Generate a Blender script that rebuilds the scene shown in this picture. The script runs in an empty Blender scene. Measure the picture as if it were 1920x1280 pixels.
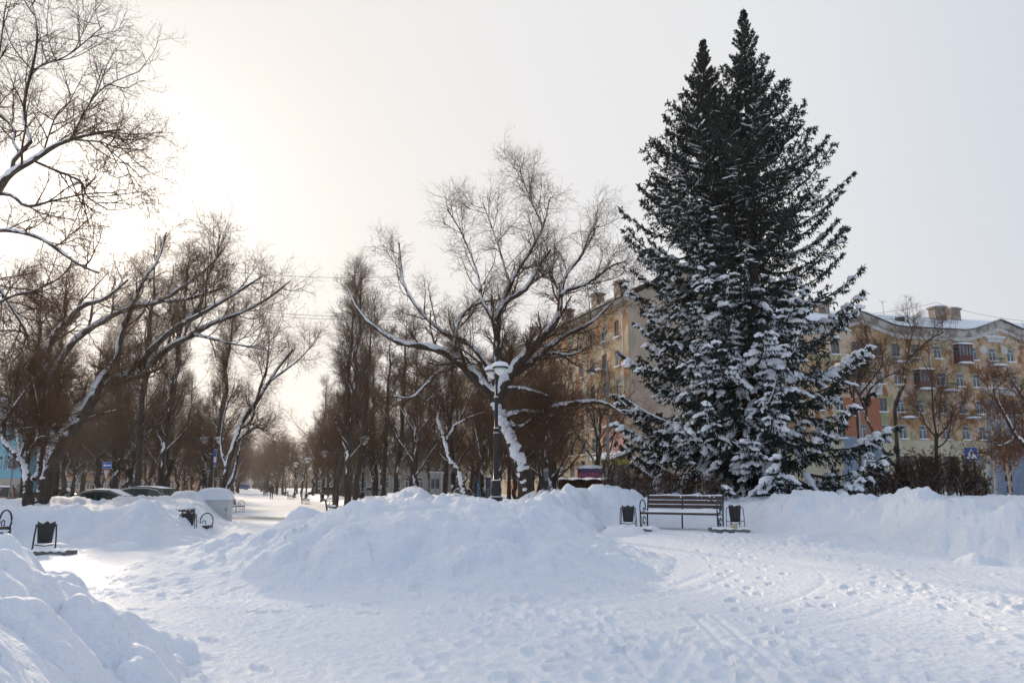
import bpy, math, random
import numpy as np
R = math.radians
scene = bpy.context.scene
# ---------------------------------------------------------------- camera
CAMZ, FPX, HZ = 1.45, 1400.0, 907.0
PITCH = math.atan((HZ-640)/FPX)
SP, CP = math.sin(PITCH), math.cos(PITCH)
cam = bpy.data.objects.new("camera", bpy.data.cameras.new("camera"))
scene.collection.objects.link(cam)
cam.location = (0, 0, CAMZ)
cam.rotation_euler = (math.pi/2+PITCH, 0, 0)
cam.data.sensor_width = 36
cam.data.lens = FPX/1920*36
cam.data.clip_start = .05
cam.data.clip_end = 4000
scene.camera = cam
scene.view_settings.view_transform = 'Standard'
scene.view_settings.look = 'None'
scene.view_settings.gamma = 1
scene.view_settings.exposure = 0.33
# ---------------------------------------------------------------- sky and sun
SUN_AZ, SUN_EL = R(-29.5), R(18.5)
SDIR = (math.sin(SUN_AZ)*math.cos(SUN_EL), math.cos(SUN_AZ)*math.cos(SUN_EL), math.sin(SUN_EL))
world = bpy.data.worlds.new("World"); scene.world = world
world.use_nodes = True
nt = world.node_tree; nt.nodes.clear()
def wn(t, **k):
    n = nt.nodes.new(t)
    for a, b in k.items(): setattr(n, a, b)
    return n
wout = wn('ShaderNodeOutputWorld')
sky = wn('ShaderNodeTexSky', sky_type='NISHITA', sun_disc=False, sun_elevation=SUN_EL, sun_rotation=SUN_AZ, altitude=150, air_density=1.0, dust_density=1.0, ozone_density=1.5)
bg1 = wn('ShaderNodeBackground'); bg1.inputs['Strength'].default_value = 0.05
nt.links.new(sky.outputs[0], bg1.inputs['Color'])
tc = wn('ShaderNodeTexCoord')
def wmath(op, a, b=None, c=None, clamp=False):
    n = wn('ShaderNodeMath', operation=op, use_clamp=clamp)
    for i, v in enumerate((a, b, c)):
        if v is None: continue
        if isinstance(v, (int, float)): n.inputs[i].default_value = v
        else: nt.links.new(v, n.inputs[i])
    return n.outputs[0]
dot = wn('ShaderNodeVectorMath', operation='DOT_PRODUCT'); nt.links.new(tc.outputs['Generated'], dot.inputs[0]); dot.inputs[1].default_value = SDIR
cs = wmath('MAXIMUM', dot.outputs['Value'], 0.0)
sep = wn('ShaderNodeSeparateXYZ'); nt.links.new(tc.outputs['Generated'], sep.inputs[0])
# thin bright cloud deck: warm near the sun, cooler overhead and away from it
ramp = wn('ShaderNodeValToRGB')
e = ramp.color_ramp.elements
e[0].position = 0.0; e[0].color = (.20, .28, .42, 1)
e[1].position = 1.0; e[1].color = (.745, .71, .68, 1)
for p, c in ((.45, (.35, .43, .56, 1)), (.74, (.56, .60, .655, 1)), (.86, (.68, .685, .695, 1)), (.94, (.715, .705, .70, 1))):
    x = e.new(p); x.color = c
g01 = wmath('MULTIPLY_ADD', dot.outputs['Value'], 0.5, 0.5)
nz = wn('ShaderNodeTexNoise'); nz.inputs['Scale'].default_value = 2.2; nz.inputs['Detail'].default_value = 3; nz.inputs['Roughness'].default_value = .45
nt.links.new(tc.outputs['Generated'], nz.inputs['Vector'])
g02 = wmath('ADD', g01, wmath('MULTIPLY_ADD', nz.outputs['Fac'], .05, -.025))
nt.links.new(g02, ramp.inputs[0])
low = wmath('POWER', wmath('SUBTRACT', 1.0, wmath('MAXIMUM', sep.outputs['Z'], 0.0), clamp=True), 5.0)
mixl = wn('ShaderNodeMix', data_type='RGBA'); mixl.inputs['B'].default_value = (.86, .755, .67, 1)
nt.links.new(wmath('MULTIPLY', low, .45), mixl.inputs['Factor']); nt.links.new(ramp.outputs[0], mixl.inputs['A'])
glow = wmath('ADD', wmath('MULTIPLY', wmath('POWER', cs, 70.0), .17), wmath('MULTIPLY', wmath('POWER', cs, 300.0), 1.3))
gcol = wn('ShaderNodeVectorMath', operation='SCALE'); gcol.inputs[0].default_value = (1.0, .89, .76); nt.links.new(glow, gcol.inputs['Scale'])
addc = wn('ShaderNodeVectorMath', operation='ADD'); nt.links.new(mixl.outputs['Result'], addc.inputs[0]); nt.links.new(gcol.outputs[0], addc.inputs[1])
bg2 = wn('ShaderNodeBackground'); bg2.inputs['Strength'].default_value = 1.0
nt.links.new(addc.outputs[0], bg2.inputs['Color'])
adds = wn('ShaderNodeMixShader'); adds.inputs[0].default_value = .93
nt.links.new(bg1.outputs[0], adds.inputs[1]); nt.links.new(bg2.outputs[0], adds.inputs[2]); nt.links.new(adds.outputs[0], wout.inputs[0])
sl = bpy.data.lights.new("sun", 'SUN'); sl.energy = 2.8; sl.angle = R(2.5); sl.color = (1.0, .80, .58)
sun = bpy.data.objects.new("sun", sl); scene.collection.objects.link(sun)
from mathutils import Vector, Matrix
sun.rotation_euler = Vector(SDIR).to_track_quat('Z', 'Y').to_euler()
sun.location = (-20, 20, 30)

# ---------------------------------------------------------------- helpers
def ray(u, v):
    a, b = (u-960)/FPX, (640-v)/FPX
    return np.array([a, CP-SP*b, SP+CP*b])
def P(u, v, Y):                      # the point of the world at distance Y that stands at (u, v) in the 1920 px photo
    d = ray(u, v); d = d*(Y/d[1]); return np.array([d[0], d[1], d[2]+CAMZ])
def G(u, v, z=0.0):
    d = ray(u, v); t = (z-CAMZ)/d[2]; return np.array([d[0]*t, d[1]*t])
def XU(u, Y): return P(u, HZ, Y)[0]
def ss(a, b, x):
    t = np.clip((x-a)/(b-a), 0, 1); return t*t*(3-2*t)
def _h(ix, iy, seed):
    n = (ix.astype(np.int64)*374761393 + iy.astype(np.int64)*668265263 + seed*1274126177) & 0xffffffff
    n = ((n ^ (n >> 13))*1274126177) & 0xffffffff
    return ((n ^ (n >> 16)) & 0xffffff)/float(0xffffff)
def vn(x, y, seed=0):
    ix, iy = np.floor(x), np.floor(y); fx, fy = x-ix, y-iy
    fx = fx*fx*fx*(fx*(fx*6-15)+10); fy = fy*fy*fy*(fy*(fy*6-15)+10)
    a, b, c, d = _h(ix, iy, seed), _h(ix+1, iy, seed), _h(ix, iy+1, seed), _h(ix+1, iy+1, seed)
    return (a*(1-fx)+b*fx)*(1-fy)+(c*(1-fx)+d*fx)*fy
def fbm(x, y, o=4, seed=0, g=.5):
    s, a, t = 0, 1.0, 0
    for i in range(o):
        s = s+a*(vn(x, y, seed+i)-.5); t += a; a *= g; x, y = x*2.03+7.1, y*2.03+3.7
    return s/t*2
def worley(x, y, seed=0):
    ix, iy = np.floor(x), np.floor(y); best = np.full(x.shape, 9.0); idv = np.zeros(x.shape)
    for dx in (-1, 0, 1):
        for dy in (-1, 0, 1):
            cx, cy = ix+dx, iy+dy
            px, py = cx+_h(cx, cy, seed), cy+_h(cx, cy, seed+11)
            d = (x-px)**2+(y-py)**2
            m = d < best; best = np.where(m, d, best); idv = np.where(m, _h(cx, cy, seed+23), idv)
    return np.sqrt(best), idv

COL = scene.collection
def mk(name, V, F, mat=None, parent=None, smooth=True, idx=None, link=True):
    """F: list of index arrays, each (n,3) or (n,4); or a python list of polygons"""
    V = np.asarray(V, dtype=np.float32)
    me = bpy.data.meshes.new(name)
    if isinstance(F, np.ndarray): F = [F]
    if len(F) and isinstance(F[0], np.ndarray):
        me.vertices.add(len(V)); me.vertices.foreach_set('co', V.ravel())
        loops = np.concatenate([f.ravel() for f in F]); me.loops.add(len(loops)); me.loops.foreach_set('vertex_index', loops.astype(np.int32))
        tot = np.concatenate([np.full(len(f), f.shape[1]) for f in F]); st = np.concatenate([[0], np.cumsum(tot)[:-1]])
        me.polygons.add(len(tot)); me.polygons.foreach_set('loop_start', st.astype(np.int32)); me.polygons.foreach_set('loop_total', tot.astype(np.int32))
    else:
        me.from_pydata([tuple(map(float, v)) for v in V], [], [tuple(int(i) for i in f) for f in F])
        tot = F
    if mat is not None:
        for m in (mat if isinstance(mat, (list, tuple)) else [mat]): me.materials.append(m)
    if idx is not None: me.polygons.foreach_set('material_index', np.asarray(idx, dtype=np.int32))
    me.polygons.foreach_set('use_smooth', np.full(len(tot), smooth))
    me.update()
    o = bpy.data.objects.new(name, me)
    if link: COL.objects.link(o)
    if parent is not None: o.parent = parent
    return o
def tag(o, label=None, cat=None, group=None, kind=None):
    if label: o['label'] = label
    if cat: o['category'] = cat
    if group: o['group'] = group
    if kind: o['kind'] = kind
    return o
def empty(name, loc=(0, 0, 0), rz=0, label=None, cat=None, group=None):
    o = bpy.data.objects.new(name, None); COL.objects.link(o); o.location = loc; o.rotation_euler = (0, 0, rz); o.empty_display_size = .2
    return tag(o, label, cat, group)
def copy_tree(o, parent=None):
    c = o.copy(); COL.objects.link(c); c.parent = parent
    for ch in list(o.children): copy_tree(ch, c)
    return c
class MB:                              # collects shapes into one mesh
    def __init__(s): s.V, s.F, s.n = [], [], 0
    def add(s, V, F):
        s.V.append(np.asarray(V, float).reshape(-1, 3)); s.F += [tuple(i+s.n for i in f) for f in F]; s.n += len(s.V[-1]); return s
    def box(s, x0, x1, y0, y1, z0, z1, M=None):
        V = np.array([(x, y, z) for z in (z0, z1) for y in (y0, y1) for x in (x0, x1)], float)
        if M is not None: V = V@np.array(M.to_3x3()).T+np.array(M.translation)
        return s.add(V, [(0, 2, 3, 1), (4, 5, 7, 6), (0, 1, 5, 4), (2, 6, 7, 3), (0, 4, 6, 2), (1, 3, 7, 5)])
    def tube(s, pts, r, n=8, cap=True):
        pts = np.array(pts, float); rr = np.full(len(pts), r) if np.isscalar(r) else np.array(r, float)
        V, F = tubes(pts[None], rr[None], n); F = [tuple(f) for f in F]
        if cap: F += [tuple(range(n-1, -1, -1)), tuple(range(len(V)-n, len(V)))]
        return s.add(V, F)
    def lathe(s, prof, n=16, c=(0, 0, 0)):
        V = [(c[0]+r*math.cos(2*math.pi*k/n), c[1]+r*math.sin(2*math.pi*k/n), c[2]+z) for r, z in prof for k in range(n)]
        F = [(i*n+k, i*n+(k+1) % n, (i+1)*n+(k+1) % n, (i+1)*n+k) for i in range(len(prof)-1) for k in range(n)]
        F += [tuple(range(n-1, -1, -1)), tuple(range(len(V)-n, len(V)))]
        return s.add(V, F)
    def prism(s, poly, d0, d1, axis='y'):           # poly in (a, z), extruded along y (or x)
        n = len(poly)
        f = (lambda a, z, d: (a, d, z)) if axis == 'y' else ((lambda a, z, d: (d, a, z)) if axis == 'x' else (lambda a, z, d: (a, z, d)))
        V = [f(a, z, d0) for a, z in poly]+[f(a, z, d1) for a, z in poly]
        F = [tuple(range(n)), tuple(range(2*n-1, n-1, -1))]+[(i, i+n, (i+1) % n+n, (i+1) % n) for i in range(n)]
        return s.add(V, F)
    def build(s, name, mat, parent=None, smooth=False):
        return mk(name, np.concatenate(s.V), s.F, mat, parent, smooth)
def tubes(pts, rad, n=5, squash=None, up=None):
    """pts (N,K,3), rad (N,K) -> verts, quads"""
    N, K, _ = pts.shape
    T = np.gradient(pts, axis=1); T /= np.linalg.norm(T, axis=2, keepdims=True)+1e-9
    m = T.mean(axis=1); ref = np.where(np.abs(m[:, 2:3]) < .8, np.array([[0, 0, 1.]]), np.array([[1., 0, 0]]))[:, None, :]
    A = ref-(ref*T).sum(2, keepdims=True)*T; A /= np.linalg.norm(A, axis=2, keepdims=True)+1e-9
    B = np.cross(T, A)
    th = np.arange(n)*2*math.pi/n
    off = (A[:, :, None, :]*np.cos(th)[None, None, :, None]+B[:, :, None, :]*np.sin(th)[None, None, :, None])*rad[:, :, None, None]
    if squash is not None: off[..., 2] *= squash
    V = (pts[:, :, None, :]+off).reshape(-1, 3)
    i = np.arange(N)[:, None, None]*K*n; k = np.arange(K-1)[None, :, None]*n; a = np.arange(n)[None, None, :]; b = (a+1) % n
    Q = np.stack([i+k+a, i+k+b, i+k+n+b, i+k+n+a], axis=-1).reshape(-1, 4)
    return V, Q

# ---------------------------------------------------------------- materials
MATS = {}
def mat(name, col, rough=.7, col2=None, scale=3.0, detail=4, bump=0, bscale=None, metal=0, spec=.5, col3=None, coat=0, trans=0, dist=.02, stretch=None, fac=(.35, .65), emis=None):
    if name in MATS: return MATS[name]
    m = bpy.data.materials.new(name); m.use_nodes = True; n = m.node_tree; b = n.nodes['Principled BSDF']
    b.inputs['Roughness'].default_value = rough; b.inputs['Metallic'].default_value = metal; b.inputs['Specular IOR Level'].default_value = spec
    b.inputs['Coat Weight'].default_value = coat
    b.inputs['Base Color'].default_value = (*col, 1)
    if trans: b.inputs['Transmission Weight'].default_value = trans
    t = n.nodes.new('ShaderNodeTexCoord'); src = t.outputs['Object']
    if stretch:
        mp = n.nodes.new('ShaderNodeMapping'); mp.inputs['Scale'].default_value = stretch; n.links.new(src, mp.inputs[0]); src = mp.outputs[0]
    if col2:
        z = n.nodes.new('ShaderNodeTexNoise'); z.inputs['Scale'].default_value = scale; z.inputs['Detail'].default_value = detail; n.links.new(src, z.inputs['Vector'])
        r = n.nodes.new('ShaderNodeValToRGB'); r.color_ramp.elements[0].position = fac[0]; r.color_ramp.elements[1].position = fac[1]
        r.color_ramp.elements[0].color = (*col, 1); r.color_ramp.elements[1].color = (*col2, 1)
        if col3: r.color_ramp.elements.new((fac[0]+fac[1])/2).color = (*col3, 1)
        n.links.new(z.outputs['Fac'], r.inputs[0]); n.links.new(r.outputs[0], b.inputs['Base Color'])
    if bump:
        z = n.nodes.new('ShaderNodeTexNoise'); z.inputs['Scale'].default_value = bscale or scale*3; z.inputs['Detail'].default_value = 5; n.links.new(src, z.inputs['Vector'])
        bp = n.nodes.new('ShaderNodeBump'); bp.inputs['Strength'].default_value = bump; bp.inputs['Distance'].default_value = dist
        n.links.new(z.outputs['Fac'], bp.inputs['Height']); n.links.new(bp.outputs[0], b.inputs['Normal'])
    if emis: b.inputs['Emission Color'].default_value = (*emis[0], 1); b.inputs['Emission Strength'].default_value = emis[1]
    MATS[name] = m; return m
SNOWC = (.88, .90, .945)
m_snow = mat('snow_soft', SNOWC, .75, (.83, .87, .94), 1.2, 4, .5, 9, spec=.25, dist=.03)
m_snowb = mat('snow_bank', SNOWC, .7, (.80, .84, .92), .9, 6, .8, 11, spec=.25, dist=.06)
m_snowt = mat('snow_on_trees', (.90, .915, .95), .8, spec=.2)
# ---------------------------------------------------------------- the ground: one height field
def sdf(x, y, poly):
    poly = np.array(poly, float); d = np.full(x.shape, 1e9); ins = np.zeros(x.shape, bool)
    for i in range(len(poly)):
        a, b = poly[i-1], poly[i]; ex, ey = b-a; wx, wy = x-a[0], y-a[1]
        t = np.clip((wx*ex+wy*ey)/(ex*ex+ey*ey), 0, 1)
        d = np.minimum(d, (wx-ex*t)**2+(wy-ey*t)**2)
        c = ((a[1] <= y) & (b[1] > y)) | ((b[1] <= y) & (a[1] > y))
        xi = a[0]+(y-a[1])/(np.where(ey == 0, 1e-9, ey))*ex
        ins ^= c & (x < xi)
    return np.where(ins, 1, -1)*np.sqrt(d)
BACK = [(-6.1, 26), (-4.9, 21.6), (-2.5, 20.2), (-.3, 20.4), (1.6, 20.9), (2.75, 22.0), (3.1, 23.6), (6.6, 23.4), (6.9, 22.0), (8.1, 20.0), (8.6, 17.5), (8.9, 15.2), (10.2, 12.6), (14, 9.5), (30, 6), (60, 6), (60, 37.2), (-8.9, 37.2), (-7.6, 31)]
LEFT = [(-40, 13.4), (-16, 14.6), (-13.2, 16.0), (-12.6, 18.0), (-10.6, 18.4), (-9.0, 17.4), (-8.3, 18.4), (-8.0, 19.8), (-8.6, 23), (-9.9, 26.5), (-13.0, 35.5), (-40, 36.5)]
FRONT = [(-.05, 2.6), (-.7, 3.6), (-1.35, 4.7), (-2.2, 5.8), (-3.1, 6.7), (-4.2, 7.2), (-5.6, 7.7), (-7.5, 7.9), (-14, 6), (-14, -8), (-3, -8), (-1.2, 0)]
FARR = [(-9.9, 46.5), (-9.0, 48), (-27.5, 100), (-96, 290), (120, 290), (120, 62), (20, 58), (4, 46)]
FARL = [(-19.8, 46.5), (-20.0, 49), (-37.5, 98), (-110, 300), (-260, 300), (-260, 52), (-45, 50), (-24, 46)]
def uaz(x, y): return 960+FPX*CP**-1*x/np.maximum(y, .5)       # photo column of a place near the horizon
CR_U = np.array([-400, 0, 100, 150, 185, 230, 275, 340, 380, 420, 440, 600, 640, 700, 760, 830, 880, 930, 970, 1010, 1060, 1120, 1160, 1200, 1390, 1420, 1460, 1560, 1640, 1690, 1720, 1780, 1840, 1900, 2000, 2400.])
CR_Z = np.array([.80, .78, .80, .92, .70, .86, .93, .68, .76, .62, .5, .40, .55, .80, .95, 1.05, .92, .66, .72, 1.05, 1.33, 1.2, .90, .88, .76, .88, 1.08, 1.0, .94, 1.12, 1.22, 1.02, .86, .92, .92, .92])
def base_z(x, y):
    b = .15*ss(14, 21, y)*ss(0, 4, x)*(1-ss(28, 36, y))-.38*ss(29, 39, y)
    b = b+.25*ss(60, 140, y)*0
    return b
def terrain(x, y, detail=True):
    x = np.atleast_1d(np.asarray(x, float)); y = np.atleast_1d(np.asarray(y, float))
    wx = x+.35*fbm(x*.7, y*.7, 2, 5); wy = y+.35*fbm(x*.7+9, y*.7, 2, 6)
    b = base_z(x, y); crest = np.interp(uaz(x, y), CR_U, CR_Z)
    reg = np.zeros(x.shape, int); z = np.zeros(x.shape)
    # central mound
    d = 4.7-np.hypot((wx+2.0)*.92, (wy-14.7)*.97)
    hm = .99*ss(-.15, 2.9, d)**.9; hm = hm*(1-.20*ss(.0, 2.0, x))*(.62+.38*ss(-4.9, -2.2, x)); m = d > 0
    z = np.where(m, hm, z); reg = np.where(d > .25, 1, reg)
    def bank(poly, w, plat, k, H=None, w2=2.2):
        nonlocal z, reg
        d = sdf(wx, wy, poly); Hc = (crest-b) if H is None else H
        h = Hc*ss(0, w, d)**.85; h = np.where(d > w, Hc+(plat-Hc)*ss(w, w+w2, d), h)
        mm = (d > 0) & (h > z); z = np.where(mm, h, z); reg = np.where((d > .12) & mm, k, reg)
    bank(BACK, 1.5, .8, 2); bank(LEFT, 1.7, .52, 3)
    Hf = 1.08+.12*fbm(x*.8, y*.8, 2, 31)+.0*x
    bank(FRONT, 2.5, 1.15, 4, Hf*1.1, 1.5)
    bank(FARR, 1.3, .32, 5, .55+.3*fbm(x*.35, y*.35, 2, 3)); bank(FARL, 1.3, .3, 6, .5+.3*fbm(x*.35, y*.35, 2, 4))
    # snow-covered rounded heaps
    for cx, cy, r, h in ((XU(772, 29), 29, .95, .42), (XU(395, 36)+.2, 34.6, 1.3, .3), (XU(1150, 26), 26, 1.0, .35), (XU(345, 34), 34, 1.3, .15)):
        q = np.clip(1-((x-cx)**2+(y-cy)**2)/r**2, 0, 1); z = z+h*np.sqrt(q)
    z0 = z
    if detail:
        mk_ = ss(.05, .45, z); far = 1-ss(40, 90, y)
        sx, sy = x+.25*fbm(x*1.6, y*1.6, 2, 40), y+.25*fbm(x*1.6+5, y*1.6, 2, 41)
        w1, i1 = worley(sx*.95, sy*.95, 1); w2, i2 = worley(sx*2.1, sy*2.1, 2); w3, i3 = worley(sx*4.6+3, sy*4.6, 3)
        dm = lambda w: np.sqrt(np.clip(1-(w/.5)**2, 0, 1)); chunk = .17*(dm(w1)*(.1+i1)-.3)+.11*(dm(w2)*(i2**1.5)-.2)+.045*(dm(w3)*i3**2-.15)
        soft = .10*fbm(x*.9, y*.9, 4, 50)*1.3+.05*fbm(x*3, y*3, 3, 51)
        w_ = np.choose(np.clip(reg, 0, 6), [0, .75, .95, .8, .35, .7, .7])
        z = z+mk_*far*(chunk*w_+soft*.9)
        # flow ridges down the banks
        z = z+mk_*far*.045*np.abs(fbm(x*1.3+.5*y, y*.8-.3*x, 4, 60))*np.where(reg == 1, 1.5, .7)+mk_*far*.028*fbm(x*7, y*7, 4, 61)
        lr = np.random.default_rng(77); lump = np.zeros(x.shape)
        def lumps(n, gen, rmin, rmax, hk=.55):
            for _ in range(n):
                cx, cy = gen(); r = rmin+(rmax-rmin)*lr.random()**2; a = lr.uniform(0, 3.14); e = lr.uniform(.6, 1.0)
                m = (np.abs(x-cx) < r*1.3) & (np.abs(y-cy) < r*1.3)
                if not m.any(): continue
                dx, dy = x[m]-cx, y[m]-cy; u_, v_ = dx*np.cos(a)+dy*np.sin(a), (-dx*np.sin(a)+dy*np.cos(a))/e
                q = np.clip(1-(u_**2+v_**2)/r**2, 0, 1); lump[m] = np.maximum(lump[m], hk*r*q**.6*(.85+.3*fbm(x[m]*6, y[m]*6, 2, 90)))
        def along(poly, inn, spread):
            poly = np.array(poly, float)
            def g():
                k = lr.integers(0, len(poly)-1); t = lr.random(); p = poly[k]*(1-t)+poly[k+1]*t; return p[0]+lr.normal(inn[0], spread), p[1]+lr.normal(inn[1], spread)
            return g
        lumps(240, along(FRONT[2:8], (-1.0, -.65), .5), .12, .33, .9); lumps(120, along(FRONT[1:8], (-.3, -.25), .25), .05, .18, .8)
        lumps(120, lambda: (lambda a, r_: (-1.8+r_*math.cos(a), 14.7+r_*math.sin(a)))(lr.uniform(0, 6.28), 4.3*lr.random()**.6), .12, .50, .38)
        lumps(90, along(BACK[:7], (.4, .7), .6), .12, .5, .5); lumps(170, along(BACK[8:13], (1.1, .7), .7), .12, .50, .42)
        lumps(150, along(LEFT[1:10], (-.7, .7), .6), .12, .45, .45)
        lumps(60, lambda: (lr.uniform(-6.5, 8.5), lr.uniform(9, 21)), .03, .09, .8)
        z = z+lump*(1-.0*lump)
        # single boot prints in walking lines, and sled grooves
        def trail(pts, stepl=.68, dep=.034):
            nonlocal z
            pts = np.array(pts, float); sg = np.r_[0, np.cumsum(np.linalg.norm(np.diff(pts, axis=0), axis=1))]; k = 0; s_ = .2
            while s_ < sg[-1]:
                cx, cy = np.interp(s_, sg, pts[:, 0]), np.interp(s_, sg, pts[:, 1]); dx_, dy_ = np.interp(s_+.1, sg, pts[:, 0])-cx, np.interp(s_+.1, sg, pts[:, 1])-cy; L_ = math.hypot(dx_, dy_)+1e-6; dx_, dy_ = dx_/L_, dy_/L_
                sd = .11 if k % 2 else -.11; cx, cy = cx-dy_*sd+lr.normal(0, .03), cy+dx_*sd+lr.normal(0, .03)
                m = (np.abs(x-cx) < .3) & (np.abs(y-cy) < .3)
                if m.any():
                    a_, b_ = (x[m]-cx)*dx_+(y[m]-cy)*dy_, -(x[m]-cx)*dy_+(y[m]-cy)*dx_; q = (a_/.155)**2+(b_/.058)**2; z[m] += -dep*np.clip(1.25-q, 0, 1)**.35*(q < 1.25)+.010*np.exp(-((np.sqrt(q)-1.3)/.22)**2)
                k += 1; s_ += stepl*lr.uniform(.9, 1.1)
        for tr_ in ([(-1.5, 3.5), (0, 6), (2.4, 9), (4.4, 13), (5.0, 18), (4.6, 21)], [(.6, 3.5), (1.3, 5.5), (3.2, 9), (5.6, 12), (7.6, 14)], [(3.2, 4), (2.6, 6.5), (.5, 8.6), (-2, 9.2), (-4.5, 9.3)], [(-.4, 4), (-2.6, 7), (-5.2, 9.5), (-6.6, 13), (-7.2, 18), (-8, 25)], [(1.8, 3.8), (2.2, 6), (2.8, 9), (3.4, 12), (4.2, 17)], [(5, 6), (5.2, 9), (6.2, 12), (6.4, 17), (5.6, 20.5)], [(-3, 9), (-1.2, 10.3), (.2, 12.4), (-.2, 14.5)], [(4.8, 5), (3.6, 7.4), (1.6, 9.4)]): trail(tr_)
        for (ax, ay), (bx_, by_) in ((G(1128, 1170), G(1235, 1290)), (G(1300, 1150), G(1455, 1290)), (G(1340, 1150), G(1500, 1285))):
            t_ = np.clip(((x-ax)*(bx_-ax)+(y-ay)*(by_-ay))/((bx_-ax)**2+(by_-ay)**2), 0, 1); d_ = np.hypot(x-ax-(bx_-ax)*t_, y-ay-(by_-ay)*t_)
            z = z-.020*np.exp(-(d_/.028)**2)+.007*np.exp(-((d_-.07)/.03)**2)
        # trodden plaza: packed paths stay smooth, the rest is full of footprints
        pl = 1-ss(0, .2, z0)
        dl = np.hypot(x+1.7, y-14.7)
        path = np.exp(-((dl-6.5)/1.35)**2)*(1-ss(-3, 2, x)*ss(12, 8, y))
        px = 3.3+.03*(y-10)**2*np.where(y > 10, .35, 1.0)*.4
        path2 = np.exp(-((x-px-.35*(y < 10)*(10-y)*.5)/1.05)**2)*ss(3, 5, y)
        px3 = -1.4+.0*y
        path3 = np.exp(-((x+3.2-.33*(11-y))/1.0)**2)*(1-ss(11, 13, y))
        pm = np.clip(path+path2+path3, 0, 1)
        patch = ss(-.25, .25, fbm(x*.45, y*.45, 3, 70))
        f1, j1 = worley(x*4.0+.6*fbm(x, y, 2, 71), y*2.8, 72); f2, j2 = worley(x*5.2, y*4.4, 73)
        foot = -.055*np.clip(1-f1/.42, 0, 1)**.7*(j1 > .42)-.024*np.clip(1-f2/.5, 0, 1)
        rim = .020*np.exp(-((f1-.5)/.12)**2)*(j1 > .42)
        tramp = foot+rim+.034*fbm(x*2.2, y*2.2, 4, 74)
        # tyre-like ruts curving round the mound
        dl = dl+.25*fbm(x*.4, y*.4, 2, 77); rut = -.035*np.exp(-((dl-5.2)/.06)**2)-.03*np.exp(-((dl-5.6)/.06)**2)-.022*np.exp(-((dl-6.9)/.05)**2)-.022*np.exp(-((dl-8.1)/.05)**2)-.012*np.exp(-((dl-7.6)/.06)**2)
        rut = rut*.55+.008*np.exp(-((dl-5.4)/.06)**2)
        z = z+pl*(1-ss(28, 36, y))*((1-.85*pm)*tramp*(.20+.85*patch)+.006*fbm(x*6, y*6, 3, 75)+rut*(y < 13))
        z = z+.02*fbm(x*.25, y*.25, 2, 80)
        # debris thrown at the foot of banks
        foot_ = .7*ss(-.0, .02, z0)*(1-ss(.1, .5, z0)); q1, k1 = worley(x*3.4, y*3.4, 81)
        z = z+foot_*.07*np.sqrt(np.clip(.42-q1, 0, 1))*(k1 > .45)
    else:
        z = z+ss(.05, .45, z)*.02
    return b+z, reg
def gz(x, y): return float(terrain(x, y)[0][0])
def base_at(x, y): return float(base_z(np.array([x]), np.array([y]))[0])

an = np.concatenate([np.linspace(-180, -75, 30)[:-1], np.linspace(-75, -41, 50)[:-1], np.linspace(-41, 41, 900), np.linspace(41, 75, 50)[1:], np.linspace(75, 180, 30)[1:-1]])
rr_ = [.4]
while rr_[-1] < 1500:
    r = rr_[-1]; rr_.append(r*(1.0062 if 2 < r < 27 else (1.011 if 27 <= r < 60 else (1.03 if r < 200 else 1.12))) if r > 2 else r*1.08)
rr_ = np.array(rr_); NA, NR = len(an), len(rr_)
AA, RR = np.meshgrid(np.radians(an), rr_)
GX, GY = (np.sin(AA)*RR), (np.cos(AA)*RR)
GZ, GR = terrain(GX.ravel(), GY.ravel())
FADE = ss(250, 330, RR.ravel()); GZ = GZ*(1-FADE)-.38*FADE
V = np.stack([GX.ravel(), GY.ravel(), GZ], 1)
i = np.arange(NR-1)[:, None]*NA; j = np.arange(NA)[None, :]; j2 = (j+1) % NA
Q = np.stack([i+j, i+NA+j, i+NA+j2, i+j2], -1).reshape(-1, 4)[:, ::-1]
cen = np.arange(NA-1)
V = np.vstack([V, [[0, 0, GZ[:NA].mean()]]]); T0 = np.stack([np.arange(NA), (np.arange(NA)+1) % NA, np.full(NA, len(V)-1)], 1)
qr = GR[Q].max(1); cu = uaz(V[Q[:, 0], 0], V[Q[:, 0], 1])
part = np.where(qr == 1, 1, 0); part = np.where((qr == 2) & (cu < 1290), 2, part); part = np.where((qr == 2) & (cu >= 1290), 5, part); part = np.where(qr == 3, 3, part); part = np.where(qr == 4, 4, part)
full = mk('tmp', V, [Q, T0], None)
vnorm = np.zeros(len(V)*3, dtype=np.float32); full.data.vertices.foreach_get('normal', vnorm); vnorm = vnorm.reshape(-1, 3)
flip = vnorm[:, 2].mean() < 0
bpy.data.objects.remove(full)
def sub(name, F, mt):
    used, inv = np.unique(np.concatenate([f.ravel() for f in F]), return_inverse=True)
    out, k = [], 0
    for f in F: out.append(inv[k:k+f.size].reshape(f.shape)); k += f.size
    if flip: out = [f[:, ::-1] for f in out]
    o = mk(name, V[used], out, mt); nn = vnorm[used]*(-1 if flip else 1)
    o.data.normals_split_custom_set_from_vertices([tuple(map(float, q)) for q in nn]); return o
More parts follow.
